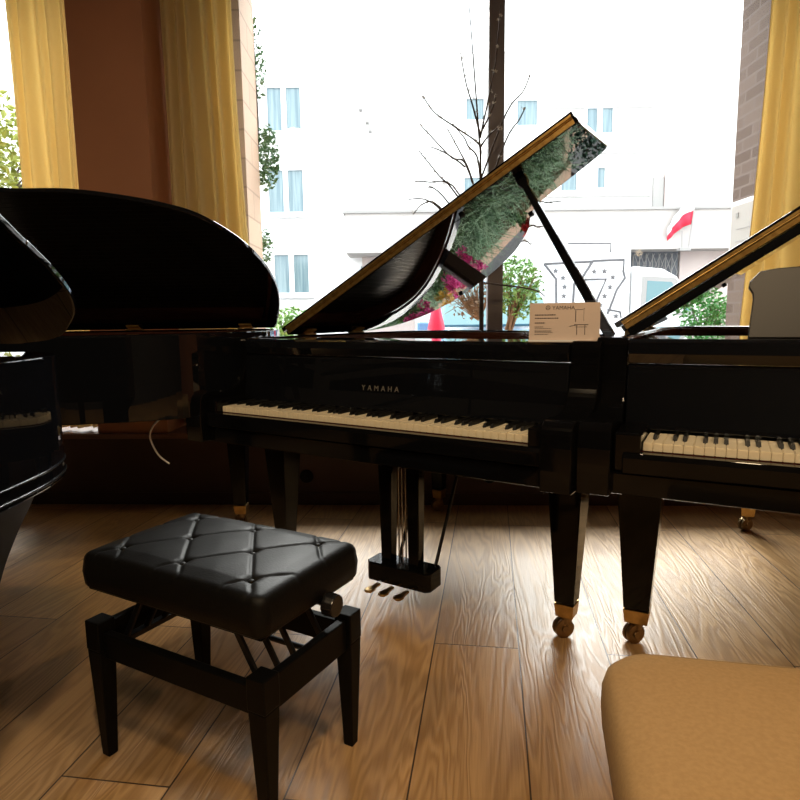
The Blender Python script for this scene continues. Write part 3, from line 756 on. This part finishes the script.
# ------------------------------------------------------------------ price card on the central piano
def price_card():
    # stands on the music shelf; local frame: x along the card, y away from the viewer
    th = -0.30
    root = thing('price_card', 'beige printed price card standing on top of the central piano beside the lid prop', 'card', (0.515, 1.925, 0.985-0.008), th)
    root.rotation_euler = (0, 0, th)
    tl = math.radians(-10)
    bm = bmesh.new(); box(bm, -0.112, 0.1, -0.001, 0.001, 0.006, 0.122)
    c = obj('card_face', bm, M['paper'], root); c.rotation_euler = (tl, 0, 0)
    bm = bmesh.new(); box(bm, -0.114, 0.108, -0.012, 0.05, 0.0005, 0.006)
    obj('stand', bm, M['white_plastic'], root, bevel=0.001)
    def txt(body, x, z, size, sp=1.0):
        t = lettering_mesh('card_lettering', body, size, sp, 'LEFT', 0.0001, M['ink'], c)
        t.location = (x, -0.0014, z); t.rotation_euler = (PI/2, 0, 0)
    txt('YAMAHA', -0.043, 0.101, 0.0165, 1.0)
    bm = bmesh.new()
    n = 20
    for k in range(n):
        t0, t1 = 2*PI*k/n, 2*PI*(k+1)/n
        vs = [bm.verts.new((-0.056+rr*math.cos(t), -0.0014, 0.107+rr*math.sin(t))) for rr, t in ((0.0055, t0), (0.007, t0), (0.007, t1), (0.0055, t1))]
        bm.faces.new(vs)
    for t in (PI/2, PI/2+2*PI/3, PI/2+4*PI/3): cyl(bm, (-0.056, -0.0016, 0.107), (-0.056+0.006*math.cos(t), -0.0016, 0.107+0.006*math.sin(t)), 0.0006, seg=5)
    obj('emblem', bm, M['ink'], c)
    # lines of small print
    bm = bmesh.new()
    rows = [(0.083, 0.062, 0.0032), (0.073, 0.07, 0.0026), (0.058, 0.03, 0.003), (0.046, 0.025, 0.002), (0.041, 0.05, 0.0012), (0.033, 0.052, 0.0022), (0.0285, 0.054, 0.0012), (0.0225, 0.04, 0.0014)]
    for z, w, hh in rows:
        x = -0.095
        while x < -0.095+w:
            l = random.uniform(0.0025, 0.007)
            box(bm, x, min(x+l, -0.094+w), -0.0018, -0.0011, z, z+hh); x += l+0.0013
    obj('small_print', bm, M['ink'], c)
    # outline drawing of a piano
    bm = bmesh.new()
    def ln(x0, z0, x1, z1, r=0.0006): cyl(bm, (x0, -0.0015, z0), (x1, -0.0015, z1), r, seg=5)
    ln(0.028, 0.062, 0.028, 0.098, 0.0011); ln(0.024, 0.1, 0.046, 0.1); ln(0.046, 0.1, 0.055, 0.103); ln(0.052, 0.064, 0.052, 0.1, 0.0004)
    ln(0.01, 0.048, 0.03, 0.052, 0.0008); ln(0.024, 0.053, 0.066, 0.053, 0.001); ln(0.032, 0.022, 0.032, 0.052, 0.0009); ln(0.056, 0.022, 0.056, 0.052, 0.0009); ln(0.028, 0.046, 0.062, 0.046, 0.0006)
    obj('diagram', bm, M['ink'], c)
price_card()

# ------------------------------------------------------------------ small interior things
bm = bmesh.new(); tube(bm, catmull([(-0.87, 2.5, 0.686), (-0.93, 2.48, 0.68), (-0.98, 2.46, 0.655), (-1.005, 2.45, 0.61), (-1.0, 2.45, 0.57), (-0.975, 2.45, 0.52), (-0.935, 2.45, 0.485)], 6), 0.0035, 8)
tag(obj('cable', bm, M['white_plastic'], smooth=True), 'thin white cable dangling below the curved case behind the bench', 'cable')
def wall_disc(label, X, Z):
    Y = 3.426-0.0547*X
    bm = bmesh.new(); cyl(bm, (0, -0.012, 0), (0, 0.0, 0), 0.036, 0.04, seg=28); cyl(bm, (0, -0.016, 0), (0, -0.012, 0), 0.012, seg=16)
    o = obj('wall_socket', bm, M['black_wood'], bevel=0.002); o.location = (X, Y-0.001, Z); o.rotation_euler = (0, 0, WA)
    tag(o, label, 'socket', 'round sockets on the low wall')
wall_disc('round black socket on the dark wall between bench-side leg and pedals', -0.54, 0.165)
wall_disc('round black socket on the dark wall just right of the pedal posts', 0.5, 0.165)

# flowering branches in a vase on the sill
def branches():
    root = thing('branch_vase', 'tall bare branches with small white blossoms in a vase on the windowsill', 'branches', (0.47, 3.56, 0.42))
    bm = bmesh.new(); lathe(bm, [(0.045, 0.0), (0.07, 0.03), (0.085, 0.12), (0.07, 0.22), (0.04, 0.28), (0.045, 0.31), (0.036, 0.31)], seg=28)
    obj('vase', bm, M['ceramic'], root, smooth=True)
    Y = 3.56
    H = lambda px: (px-400)/620*Y*1.005 - 0.47
    def V(px, py):
        # plain similarity: height above the sill for the measured branch points
        return ((318-(px-400)*0.0135) - py)/620*Y*1.02 + CAM_H - 0.42
    bm = bmesh.new(); bl = bmesh.new()
    cyl(bm, (0.0, 0, 0.2), (0.0, 0, 1.06), 0.014, 0.012, seg=10)
    Z6 = lambda x, y: (400+x/5.714, 100+y/5.714)
    stems = [[(480, 300), (480.5, 177), (479.6, 152), (477, 114), (473, 60), (470, 20)], [(479.6, 152), (482, 140), (487, 117), (493, 85), (497, 40)], [(479.6, 149), (472, 124), (465.6, 106), (460, 80)],
             [(480, 170), (478, 158), (459.5, 146), (436, 131.5), (425, 117.5)], [(480, 190), (477, 168), (469, 158), (465, 149), (454, 136)], [(480, 220), (470, 184), (458, 161), (448, 144)],
             [(480, 215), (465, 175), (452.5, 171), (432, 151.6), (422, 142)], [(465, 178), (458, 174), (444, 167), (430.6, 163.4)], [(480, 235), (452.5, 198), (441, 187.5), (430, 175), (421, 165)],
             [(480, 240), (454, 195), (431.5, 191), (416.6, 190)], [(480, 250), (444, 205), (430, 196)], [(480, 255), (435, 210), (410.5, 205)], [(480, 258), (440, 214), (425, 212), (415, 222)],
             [(480, 220), (503, 156), (514.6, 138.5), (520, 128)], [(480, 190), (504, 130), (519, 112), (525, 98)], [(480, 250), (530, 214), (542, 212.5), (554, 212)], [(480, 265), (526, 233), (537, 231.5), (546, 230)],
             [(480, 270), (519, 246), (532, 248)], [(480, 230), (544, 183), (560, 180)], [(480, 285), (532, 291), (548, 298)], [(479, 150), (490, 128), (492, 118)], [(480, 160), (487, 151), (498, 143)]]
    for si, s in enumerate(stems):
        dep = random.uniform(-0.1, 0.1); n = len(s); pts = []
        for k, (px, py) in enumerate(s):
            pts.append((H(px), dep*k/(n-1), V(px, py)))
        pts = catmull(pts, 4)
        r = 0.007 if si == 0 else 0.0055
        tube(bm, pts, r, 6, 0.0028)
        for k in range(3, len(pts), 2):
            if pts[k][2] > 0.9 and random.random() < 0.8:
                for _ in range(2):
                    q = Vector(pts[k]) + Vector((random.gauss(0, 0.006), random.gauss(0, 0.008), random.gauss(0, 0.006)))
                    flower(bl, q, random.uniform(0.009, 0.016), 0, 5)
    obj('branch', bm, M['bark'], root, smooth=True)
    obj('blossom', bl, M['petal_white'], root)
branches()

# white meter box on the brick pier
mroot = thing('meter_box', 'white flat meter box fixed to the brick pier beside the curtain', 'box', (2.26, 4.12, 1.35))
obj('body', B(-0.012, 0.0, -0.2, 0.19, 0.0, 0.44), M['white_plastic'], mroot, bevel=0.004)
obj('door', B(-0.016, -0.012, -0.17, 0.17, 0.03, 0.41), M['fascia'], mroot, bevel=0.002)
bm = bmesh.new(); box(bm, -0.018, -0.016, -0.1, 0.1, 0.17, 0.176); box(bm, -0.018, -0.016, -0.1, 0.1, 0.25, 0.256); box(bm, -0.02, -0.016, 0.08, 0.11, 0.33, 0.36)
obj('latch', bm, M['line_grey'], mroot)

# ------------------------------------------------------------------ outdoors
struct('street', B(-40, 40, 5.9, 40, -0.35, -0.2), M['asphalt'])
struct('pavement', B(-40, 40, 3.8, 5.9, -0.35, -0.12), M['pavement'])

# planter beneath the window
pl = thing('stone_planter', 'long peach stone planter filled with grass just outside the window', 'planter', (0.89, 4.52, -0.12))
bm = bmesh.new(); 
for a in ((-1.75, 1.35, -0.5, -0.44, 0, 0.55), (-1.75, 1.35, 0.24, 0.42, 0, 0.62), (-1.75, -1.69, -0.44, 0.24, 0, 0.58), (1.29, 1.35, -0.44, 0.24, 0, 0.58)): box(bm, *a)
obj('trough', bm, M['planter'], pl, bevel=0.01)
obj('soil', B(-1.68, 1.28, -0.43, 0.23, 0.02, 0.5), M['soil'], pl)
bm = bmesh.new()
for k in range(2600):
    x = random.uniform(-0.72, 2.1); y = random.uniform(4.12, 4.7); z = 0.37
    if math.sin(x*7)+math.sin(y*15+x*3) < -0.9: continue
    a = random.uniform(0, 2*PI); l = random.uniform(0.22, 0.42); bend = random.uniform(0.08, 0.3); w = random.uniform(0.004, 0.009)
    d = Vector((math.cos(a), math.sin(a), 0)); e = Vector((-math.sin(a), math.cos(a), 0))
    prev = None
    for t in (0, 0.35, 0.7, 1.0):
        p = Vector((x, y, z)) + d*bend*t*t + Vector((0, 0, l*(t-0.35*t*t)))
        ww = w*(1-t*0.85); A = bm.verts.new(p-e*ww); C = bm.verts.new(p+e*ww)
        if prev: bm.faces.new((prev[0], prev[1], C, A))
        prev = (A, C)
tag(obj('grass', bm, M['grass'], smooth=True), 'long ornamental grass growing in the stone planter outside', 'grass', kind='stuff')
def flower_plant(name, label, x, y, z, hgt, n, m, rad=0.13):
    root = thing(name, label, 'flowers', (x, y, z), 0, 'flowering plants in the planter')
    bm = bmesh.new(); fl = bmesh.new(); lf = bmesh.new()
    for k in range(n):
        a = random.uniform(0, 2*PI); q = rad*math.sqrt(random.random()); top = Vector((q*math.cos(a), q*math.sin(a), hgt*random.uniform(0.7, 1.05)))
        tube(bm, [(0, 0, 0), (top.x*0.4, top.y*0.4, top.z*0.6), tuple(top)], 0.003, 5)
        for _ in range(5): flower(fl, top + Vector((random.gauss(0, 0.02), random.gauss(0, 0.02), random.gauss(0, 0.03))), random.uniform(0.022, 0.034), 0)
        for _ in range(4): add_leaf(lf, top*random.uniform(0.3, 0.85) + Vector((random.gauss(0, 0.02), random.gauss(0, 0.02), 0)), 0.05)
    obj('stem', bm, M['leaf_dark'], root); obj('foliage', lf, M['leaf_green'], root); obj('blossom', fl, m, root)
flower_plant('pink_flower', 'magenta flowers in the planter in front of the dark window post', 0.7, 4.17, 0.37, 0.42, 44, M['petal_pink'])
flower_plant('pink_flower', 'magenta flowers in the planter nearest the bushy tree trunk', 0.27, 4.3, 0.37, 0.42, 44, M['petal_pink'])
flower_plant('red_flower', 'red flowers at the outer rim of the stone planter', 1.52, 4.68, 0.37, 0.36, 18, M['petal_red'], 0.07)
flower_plant('yellow_flower', 'small yellow flowers in the planter between the pink ones', 0.62, 4.5, 0.37, 0.3, 8, M['petal_yellow'], 0.07)

def shrub(name, label, base, crown, rad, n, size, m, trunk=0.02, cat='shrub', twig=None):
    root = thing(name, label, cat, base)
    bm = bmesh.new(); c = Vector(crown)-Vector(base)
    tube(bm, [(0, 0, 0), (c.x*0.3, c.y*0.3, c.z*0.5), tuple(c*0.9)], trunk, 8, trunk*0.5)
    for k in range(26):
        d = Vector((random.gauss(0, 1), random.gauss(0, 1), random.gauss(0.2, 0.7))).normalized()
        e = c + Vector((d.x*rad[0], d.y*rad[1], d.z*rad[2]))*random.uniform(0.5, 0.95)
        s = c*random.uniform(0.6, 0.9)
        tube(bm, [tuple(s), tuple((s+e)*0.5+Vector((0, 0, 0.04))), tuple(e)], trunk*0.35, 5, trunk*0.1)
    obj('trunk', bm, M['bark'] if not twig else M['twig'], root)
    bm = bmesh.new(); blob_leaves(bm, c, rad, n, size)
    obj('foliage', bm, m, root)
    if twig:
        bm = bmesh.new(); tc, tr, tn = twig; tc = Vector(tc)-Vector(base)
        blob_leaves(bm, tc, tr, tn, 0.05)
        for k in range(70):
            s = tc + Vector((0.05, 0, -tr[2])); d = Vector((random.gauss(0, 1)*tr[0], random.gauss(0, 1)*tr[1], random.gauss(0.3, 0.6)*tr[2]))*0.8
            tube(bm, [tuple(s), tuple(tc+d*0.5), tuple(tc+d)], 0.006, 4, 0.002)
        obj('dry_twigs', bm, M['twig'], root)
    return root
def hedge():
    root = thing('low_hedge', 'low dark clipped hedge outside, right of the stone planter below the brick pier', 'hedge', (2.9, 4.65, -0.12))
    bm = bmesh.new()
    for k in range(9): tube(bm, [(-0.55+0.14*k, 0, 0), (-0.55+0.14*k+0.03, 0.02, 0.5)], 0.012, 5)
    obj('stem', bm, M['bark'], root)
    bm = bmesh.new()
    for k in range(3000): add_leaf(bm, Vector((random.uniform(-0.62, 0.75), random.uniform(-0.26, 0.3), random.uniform(0.12, 0.94))), random.uniform(0.04, 0.07))
    obj('foliage', bm, M['leaf_deep'], root)
hedge()
shrub('small_tree', 'small leafy tree half brown and half green beyond the dark window post', (0.8, 5.6, -0.12), (1.05, 5.6, 1.3), (0.24, 0.22, 0.28), 900, 0.055, M['leaf_green'], 0.03, 'tree', ((0.66, 5.6, 1.22), (0.24, 0.2, 0.2), 220))
shrub('green_bush', 'bright green bush outside, low between the two propped lids at left', (-0.95, 5.4, -0.12), (-0.95, 5.4, 0.92), (0.24, 0.2, 0.24), 700, 0.06, M['leaf_green'])
shrub('green_bush', 'vivid green round bush outside under the right-hand piano lid', (3.02, 6.1, -0.2), (3.02, 6.1, 1.0), (0.26, 0.22, 0.28), 1100, 0.05, M['leaf_vivid'])
shrub('yellow_green_tree', 'yellow-green tree outside at the far edge by the curtain', (-4.1, 6.2, -0.2), (-4.0, 6.2, 2.3), (0.6, 0.5, 1.1), 2600, 0.09, M['leaf_yellow'], 0.06, 'tree')
# climbing ivy on the stone pier
root = thing('climbing_ivy', 'green ivy climbing the outer edge of the pale stone pier', 'ivy', (-0.97, 4.43, -0.12))
bm = bmesh.new(); tube(bm, [(0, 0, 0), (0.02, 0, 0.9), (-0.01, 0, 1.7), (0.03, 0, 2.5), (0.02, 0, 3.1)], 0.008, 6); obj('stem', bm, M['bark'], root)
bm = bmesh.new()
blob_leaves(bm, (0.07, 0.03, 2.28), (0.09, 0.07, 0.23), 420, 0.045); blob_leaves(bm, (0.03, 0.03, 1.68), (0.06, 0.06, 0.14), 120, 0.04); blob_leaves(bm, (0.0, 0.03, 2.9), (0.1, 0.07, 0.3), 200, 0.045)
obj('foliage', bm, M['leaf_dark'], root)

# white apartment building across the street
def building():
    YF = 16.0
    root = thing('apartment_building', 'white apartment building filling the view across the street', 'building', (2, YF, -0.2))
    def part(name, m, x0, x1, y0, y1, z0, z1, parent=None, bevel=0.0): return obj(name, B(x0-2, x1-2, y0-YF, y1-YF, z0+0.2, z1+0.2), m, parent or root, bevel=bevel)
    part('wall', M['plaster'], -14, 22, YF, YF+6, -0.2, 7.4)
    lg = part('ledge', M['fascia'], -1.22, 8.6, 14.9, YF, 2.56, 3.46)
    part('ledge_cap', M['line_grey'], -1.27, 8.65, 14.84, YF, 3.46, 3.52, lg)
    part('shop_wall', M['plaster_pink'], -0.9, 0.4, YF-0.12, YF, -0.2, 2.56)
    part('shop_wall', M['plaster_pink'], 6.93, 9.0, YF-0.45, YF, -0.2, 2.56)
    g = part('gate', M['gate'], 5.72, 6.9, YF-0.4, YF-0.02, -0.2, 2.56)
    bm = bmesh.new()
    for k in range(7): x = 5.78+k*0.16; cyl(bm, (x-2, -0.43, 0.1), (x-2, -0.43, 2.7), 0.012, seg=6)
    for z in (0.4, 1.3, 2.15): cyl(bm, (3.74, -0.43, z), (4.88, -0.43, z), 0.02, seg=6)
    for k in range(8):
        x = 3.8+k*0.15
        cyl(bm, (x, -0.44, 2.2), (x+0.2, -0.44, 2.72), 0.008, seg=5); cyl(bm, (x+0.2, -0.44, 2.2), (x, -0.44, 2.72), 0.008, seg=5)
    obj('gate_bars', bm, M['line_grey'], g)
    def win(x0, x1, z0, z1, panes=2, sill=True):
        f = bmesh.new(); X0, X1, Z0, Z1 = x0-2, x1-2, z0+0.2, z1+0.2; t = 0.06
        for a in ((X0, X1, -0.1, 0, Z0, Z0+t), (X0, X1, -0.1, 0, Z1-t, Z1), (X0, X0+t, -0.1, 0, Z0+t, Z1-t), (X1-t, X1, -0.1, 0, Z0+t, Z1-t)): box(f, *a)
        for k in range(1, panes): xm = X0+(X1-X0)*k/panes; box(f, xm-0.06, xm+0.06, -0.1, 0, Z0+t, Z1-t)
        if sill: box(f, X0-0.08, X1+0.08, -0.18, 0, Z0-0.07, Z0)
        fo = obj('window', f, M['sash'], root)
        obj('glazing', B(X0+t, X1-t, -0.05, -0.02, Z0+t, Z1-t), M['dark_glass'], fo)
        return fo
    win(-3.24, -2.27, 3.62, 4.74); win(-3.17, -2.2, 1.64, 2.7); win(-3.2, -2.27, 5.55, 6.67)
    win(1.6, 2.15, 3.75, 4.5, 1, False); win(1.65, 2.2, 5.75, 6.35, 1, False); win(4.6, 5.35, 5.4, 6.1, 2); win(4.9, 5.2, 4.1, 4.7, 1, False); win(4.0, 4.5, 4.05, 5.0, 1, False); win(2.9, 3.5, 5.6, 6.3, 1)
    win(-1.0, -0.1, 1.5, 2.4, 2, False)
    for z, x0, x1 in ((6.05, 3.8, 6.3), (4.98, 4.0, 6.3), (3.95, 3.7, 6.3)): part('string_course', M['line_grey'], x0, x1, YF-0.03, YF, z, z+0.035)
    part('downpipe', M['plaster_pink'], 6.62, 6.86, YF-0.14, YF, 3.52, 5.9); part('downpipe', M['line_grey'], 6.35, 6.6, YF-0.1, YF, 3.52, 4.4)
    for x, z in ((-0.9, 6.05), (-0.75, 5.75), (-0.68, 5.55)): part('wall_bracket', M['line_grey'], x, x+0.08, YF-0.2, YF, z, z+0.14)
building()

# flag on the ledge
fr = thing('flag', 'white and red flag on thin poles above the ledge across the street', 'flag', (6.75, 14.75, 2.6))
bm = bmesh.new(); cyl(bm, (0, 0, -0.1), (0.1, 0, 0.82), 0.018, seg=6); cyl(bm, (-0.14, 0, -0.1), (-0.16, 0, 0.35), 0.014, seg=6); obj('pole', bm, M['line_grey'], fr)
obj('bracket', B(-0.2, 0.06, -0.02, 0.15, -0.1, -0.04), M['line_grey'], fr)
def cloth(name, pts0, pts1, m):
    bm = bmesh.new(); n = 10; A = catmull(pts0, n); C = catmull(pts1, n)
    va = [bm.verts.new((x, 0.03*math.sin(i*0.7), z)) for i, (x, z) in enumerate(A)]; vc = [bm.verts.new((x, 0.03*math.sin(i*0.7+0.5), z)) for i, (x, z) in enumerate(C)]
    for i in range(len(va)-1): bm.faces.new((va[i], va[i+1], vc[i+1], vc[i]))
    o = obj(name, bm, m, fr, smooth=True); md = o.modifiers.new('thickness', 'SOLIDIFY'); md.thickness = 0.006
cloth('red_band', [(0.1, 0.80), (-0.15, 0.70), (-0.38, 0.42), (-0.5, 0.22)], [(0.08, 0.5), (-0.12, 0.44), (-0.34, 0.28), (-0.49, 0.12)], M['flag_red'])
cloth('white_band', [(0.11, 0.98), (-0.14, 0.92), (-0.36, 0.66), (-0.5, 0.38)], [(0.1, 0.80), (-0.15, 0.70), (-0.38, 0.42), (-0.5, 0.22)], M['flag_white'])

# parked vehicles
def wheel(name, parent, x, y, z, r, w, axis='x'):
    bm = bmesh.new()
    d = Vector((w/2, 0, 0)) if axis == 'x' else Vector((0, w/2, 0)); p = Vector((x, y, z))
    cyl(bm, p-d, p+d, r, seg=24); cyl(bm, p-d*1.06, p+d*1.06, r*0.55, seg=18)
    obj(name, bm, M['tyre'], parent, bevel=0.02)
def box_van():
    root = thing('box_van', 'white box van sprayed with grey star-filled graffiti parked across the street', 'van', (3.6, 12.6, -0.2))
    body = obj('cargo_box', B(-1.7, 0.82, -0.6, 1.2, 0.55, 2.62), M['car_white'], root, bevel=0.03)
    cab = [(0.86, 0.45), (2.35, 0.45), (2.4, 0.95), (2.25, 1.22), (1.72, 1.95), (1.45, 2.1), (0.86, 2.16)]
    bm = bmesh.new(); prism(bm, cab, -0.6, 1.2, 'y'); c = obj('cab', bm, M['car_white'], root, bevel=0.05)
    bm = bmesh.new(); prism(bm, [(1.12, 1.3), (2.02, 1.3), (1.6, 1.85), (1.14, 1.88)], -0.612, -0.598, 'y'); obj('side_window', bm, M['car_glass'], c)
    bm = bmesh.new(); prism(bm, [(1.02, 1.22), (2.14, 1.22), (1.68, 1.93), (1.04, 1.97)], -0.608, -0.6, 'y'); obj('window_rubber', bm, M['line_grey'], c)
    for x in (-0.9, 1.7):
        for y in (-0.5, 1.1): wheel('wheel', root, x, y, 0.36, 0.36, 0.22, 'y')
    # graffiti on the side of the cargo box
    k = 12.0/620
    bm = bmesh.new()
    def q(zx, zy):       # spots measured on the side panel, in metres
        px, py = 530+zx/4.706, 230+zy/4.706
        return ((px-400)*k - 3.6, -0.612, ((318-(px-400)*0.0135)-py)*k + CAM_H + 0.2)
    def stroke(pts, r=0.022):
        tube(bm, [q(*p) for p in pts], r, 6)
    stroke([(62, 172), (118, 240), (122, 385)]); stroke([(62, 172), (180, 166), (285, 160)]); stroke([(198, 385), (202, 262), (240, 232), (285, 160)])
    stroke([(285, 158), (430, 152), (428, 205), (437, 235), (400, 290), (372, 372), (360, 400)]); stroke([(250, 243), (350, 240), (312, 330), (300, 385)])
    stroke([(168, 80), (365, 78), (365, 120)], 0.014); stroke([(360, 380), (420, 390), (425, 420)], 0.016)
    for (sx, sy) in ((115, 203), (150, 235), (158, 275), (155, 318), (153, 360), (293, 207), (340, 205), (380, 232), (368, 277), (345, 318), (325, 360), (400, 410)):
        c3 = Vector(q(sx, sy))
        vs = [bm.verts.new(c3 + Vector((math.sin(t)*r_, -0.006, math.cos(t)*r_))) for t, r_ in [(2*PI*j/10, 0.065 if j % 2 == 0 else 0.026) for j in range(10)]]
        cc = bm.verts.new(c3 + Vector((0, -0.012, 0)))
        for j in range(10): bm.faces.new((vs[j], vs[(j+1) % 10], cc))
    gr = obj('graffiti', bm, M['graffiti'], body); gr['label'] = 'grey sprayed outline letters filled with stars'
box_van()
def blue_car():
    root = thing('parked_car', 'pale blue rounded car parked nose-on behind the small tree', 'car', (1.28, 8.6, -0.2))
    st = [(-1.5, 0.5, 0.62, 0.78), (-1.45, 0.3, 0.85, 0.84), (-0.7, 0.3, 1.02, 0.86), (-0.55, 0.3, 1.06, 0.86), (0.1, 0.3, 1.68, 0.86), (0.5, 0.3, 1.76, 0.86), (1.5, 0.3, 1.74, 0.86), (2.1, 0.35, 1.2, 0.82), (2.2, 0.5, 0.95, 0.75)]
    bm = bmesh.new(); rings = []
    for y, z0, z1, w in st:
        belt = min(z1, 1.02); top = z1
        wt = w if top <= 1.03 else w-0.18*(top-1.02)/0.7
        prof = [(-w*0.9, z0), (-w, z0+0.15), (-w, belt-0.05), (-wt, (belt+top)/2 if top > 1.1 else belt-0.02), (-wt*0.8, top-0.03), (-wt*0.3, top), (wt*0.3, top), (wt*0.8, top-0.03), (wt, (belt+top)/2 if top > 1.1 else belt-0.02), (w, belt-0.05), (w, z0+0.15), (w*0.9, z0)]
        rings.append([bm.verts.new((x, y, z)) for x, z in prof])
    for A, C in zip(rings, rings[1:]):
        n = len(A)
        for k in range(n): bm.faces.new((A[k], A[(k+1) % n], C[(k+1) % n], C[k]))
    bm.faces.new(rings[0][::-1]); bm.faces.new(rings[-1])
    body = obj('body', bm, M['car_blue'], root, bevel=0.03, smooth=True)
    bm = bmesh.new(); v = [bm.verts.new(p) for p in ((-0.72, -0.545, 1.12), (0.72, -0.545, 1.12), (0.58, 0.06, 1.66), (-0.58, 0.06, 1.66))]; f = bm.faces.new(v)
    r = bmesh.ops.extrude_face_region(bm, geom=[f]); bmesh.ops.translate(bm, vec=(0, -0.03, 0.03), verts=[e for e in r['geom'] if isinstance(e, bmesh.types.BMVert)])
    obj('windscreen', bm, M['car_glass'], body)
    for s in (-1, 1):
        bm = bmesh.new(); bmesh.ops.create_uvsphere(bm, u_segments=14, v_segments=10, radius=0.14); obj('headlight', bm, M['lamp_glass'], body, smooth=True, loc=(s*0.6, -1.42, 0.68))
        bm = bmesh.new(); box(bm, s*0.95-0.09, s*0.95+0.09, -0.45, -0.36, 1.05, 1.2); obj('mirror', bm, M['car_blue'], body, bevel=0.03)
        for y in (-0.9, 1.5): wheel('wheel', root, s*0.76, y, 0.32, 0.32, 0.2, 'x')
blue_car()
root = thing('bollard', 'red tapering bollard outside, low beside the small tree', 'bollard', (0.37, 6.2, -0.2))
bm = bmesh.new(); lathe(bm, [(0.14, 0), (0.14, 0.06), (0.1, 0.08), (0.085, 1.15), (0.04, 1.36), (0.015, 1.4)], seg=20); obj('post', bm, M['post_red'], root, smooth=True)
bm = bmesh.new(); lathe(bm, [(0.094, 0.9), (0.094, 1.0)], seg=20); obj('band', bm, M['white_plastic'], root)

# ------------------------------------------------------------------ light
w = bpy.data.worlds.new('sky'); S.world = w; w.use_nodes = True
bg = w.node_tree.nodes['Background']; bg.inputs['Color'].default_value = (0.93, 0.97, 1.0, 1); bg.inputs['Strength'].default_value = 4.0
sl = bpy.data.lights.new('hazy_sun', 'SUN'); sl.energy = 9.5; sl.angle = math.radians(44); sl.color = (1.0, 0.97, 0.92)
so = bpy.data.objects.new('hazy_sun', sl); COL.objects.link(so)
el, azs = math.radians(40), math.radians(2)
so.rotation_euler = Vector((math.sin(azs)*math.cos(el), math.cos(azs)*math.cos(el), math.sin(el))).to_track_quat('Z', 'Y').to_euler()
so.location = (3, 10, 12)
def lamp(x, y, power, size=0.16, z=3.24):
    l = bpy.data.lights.new('ceiling_spot', 'AREA'); l.shape = 'DISK'; l.size = size; l.energy = power; l.color = (1.0, 0.74, 0.45)
    o = bpy.data.objects.new('ceiling_spot', l); COL.objects.link(o); o.location = (x, y, z)
for x, y in ((-1.6, 0.2), (0.1, -0.2), (1.7, 0.0), (-0.8, -1.9), (1.0, -1.9)):
    lamp(x, y, 23)
S.view_settings.view_transform = 'Standard'; S.view_settings.look = 'None'; S.view_settings.gamma = 1.0; S.view_settings.exposure = 0.35
S.view_settings.use_curve_mapping = False
S.cycles.max_bounces = 8; S.cycles.transparent_max_bounces = 12; S.cycles.use_denoising = True
S.cycles.sample_clamp_indirect = 10.0
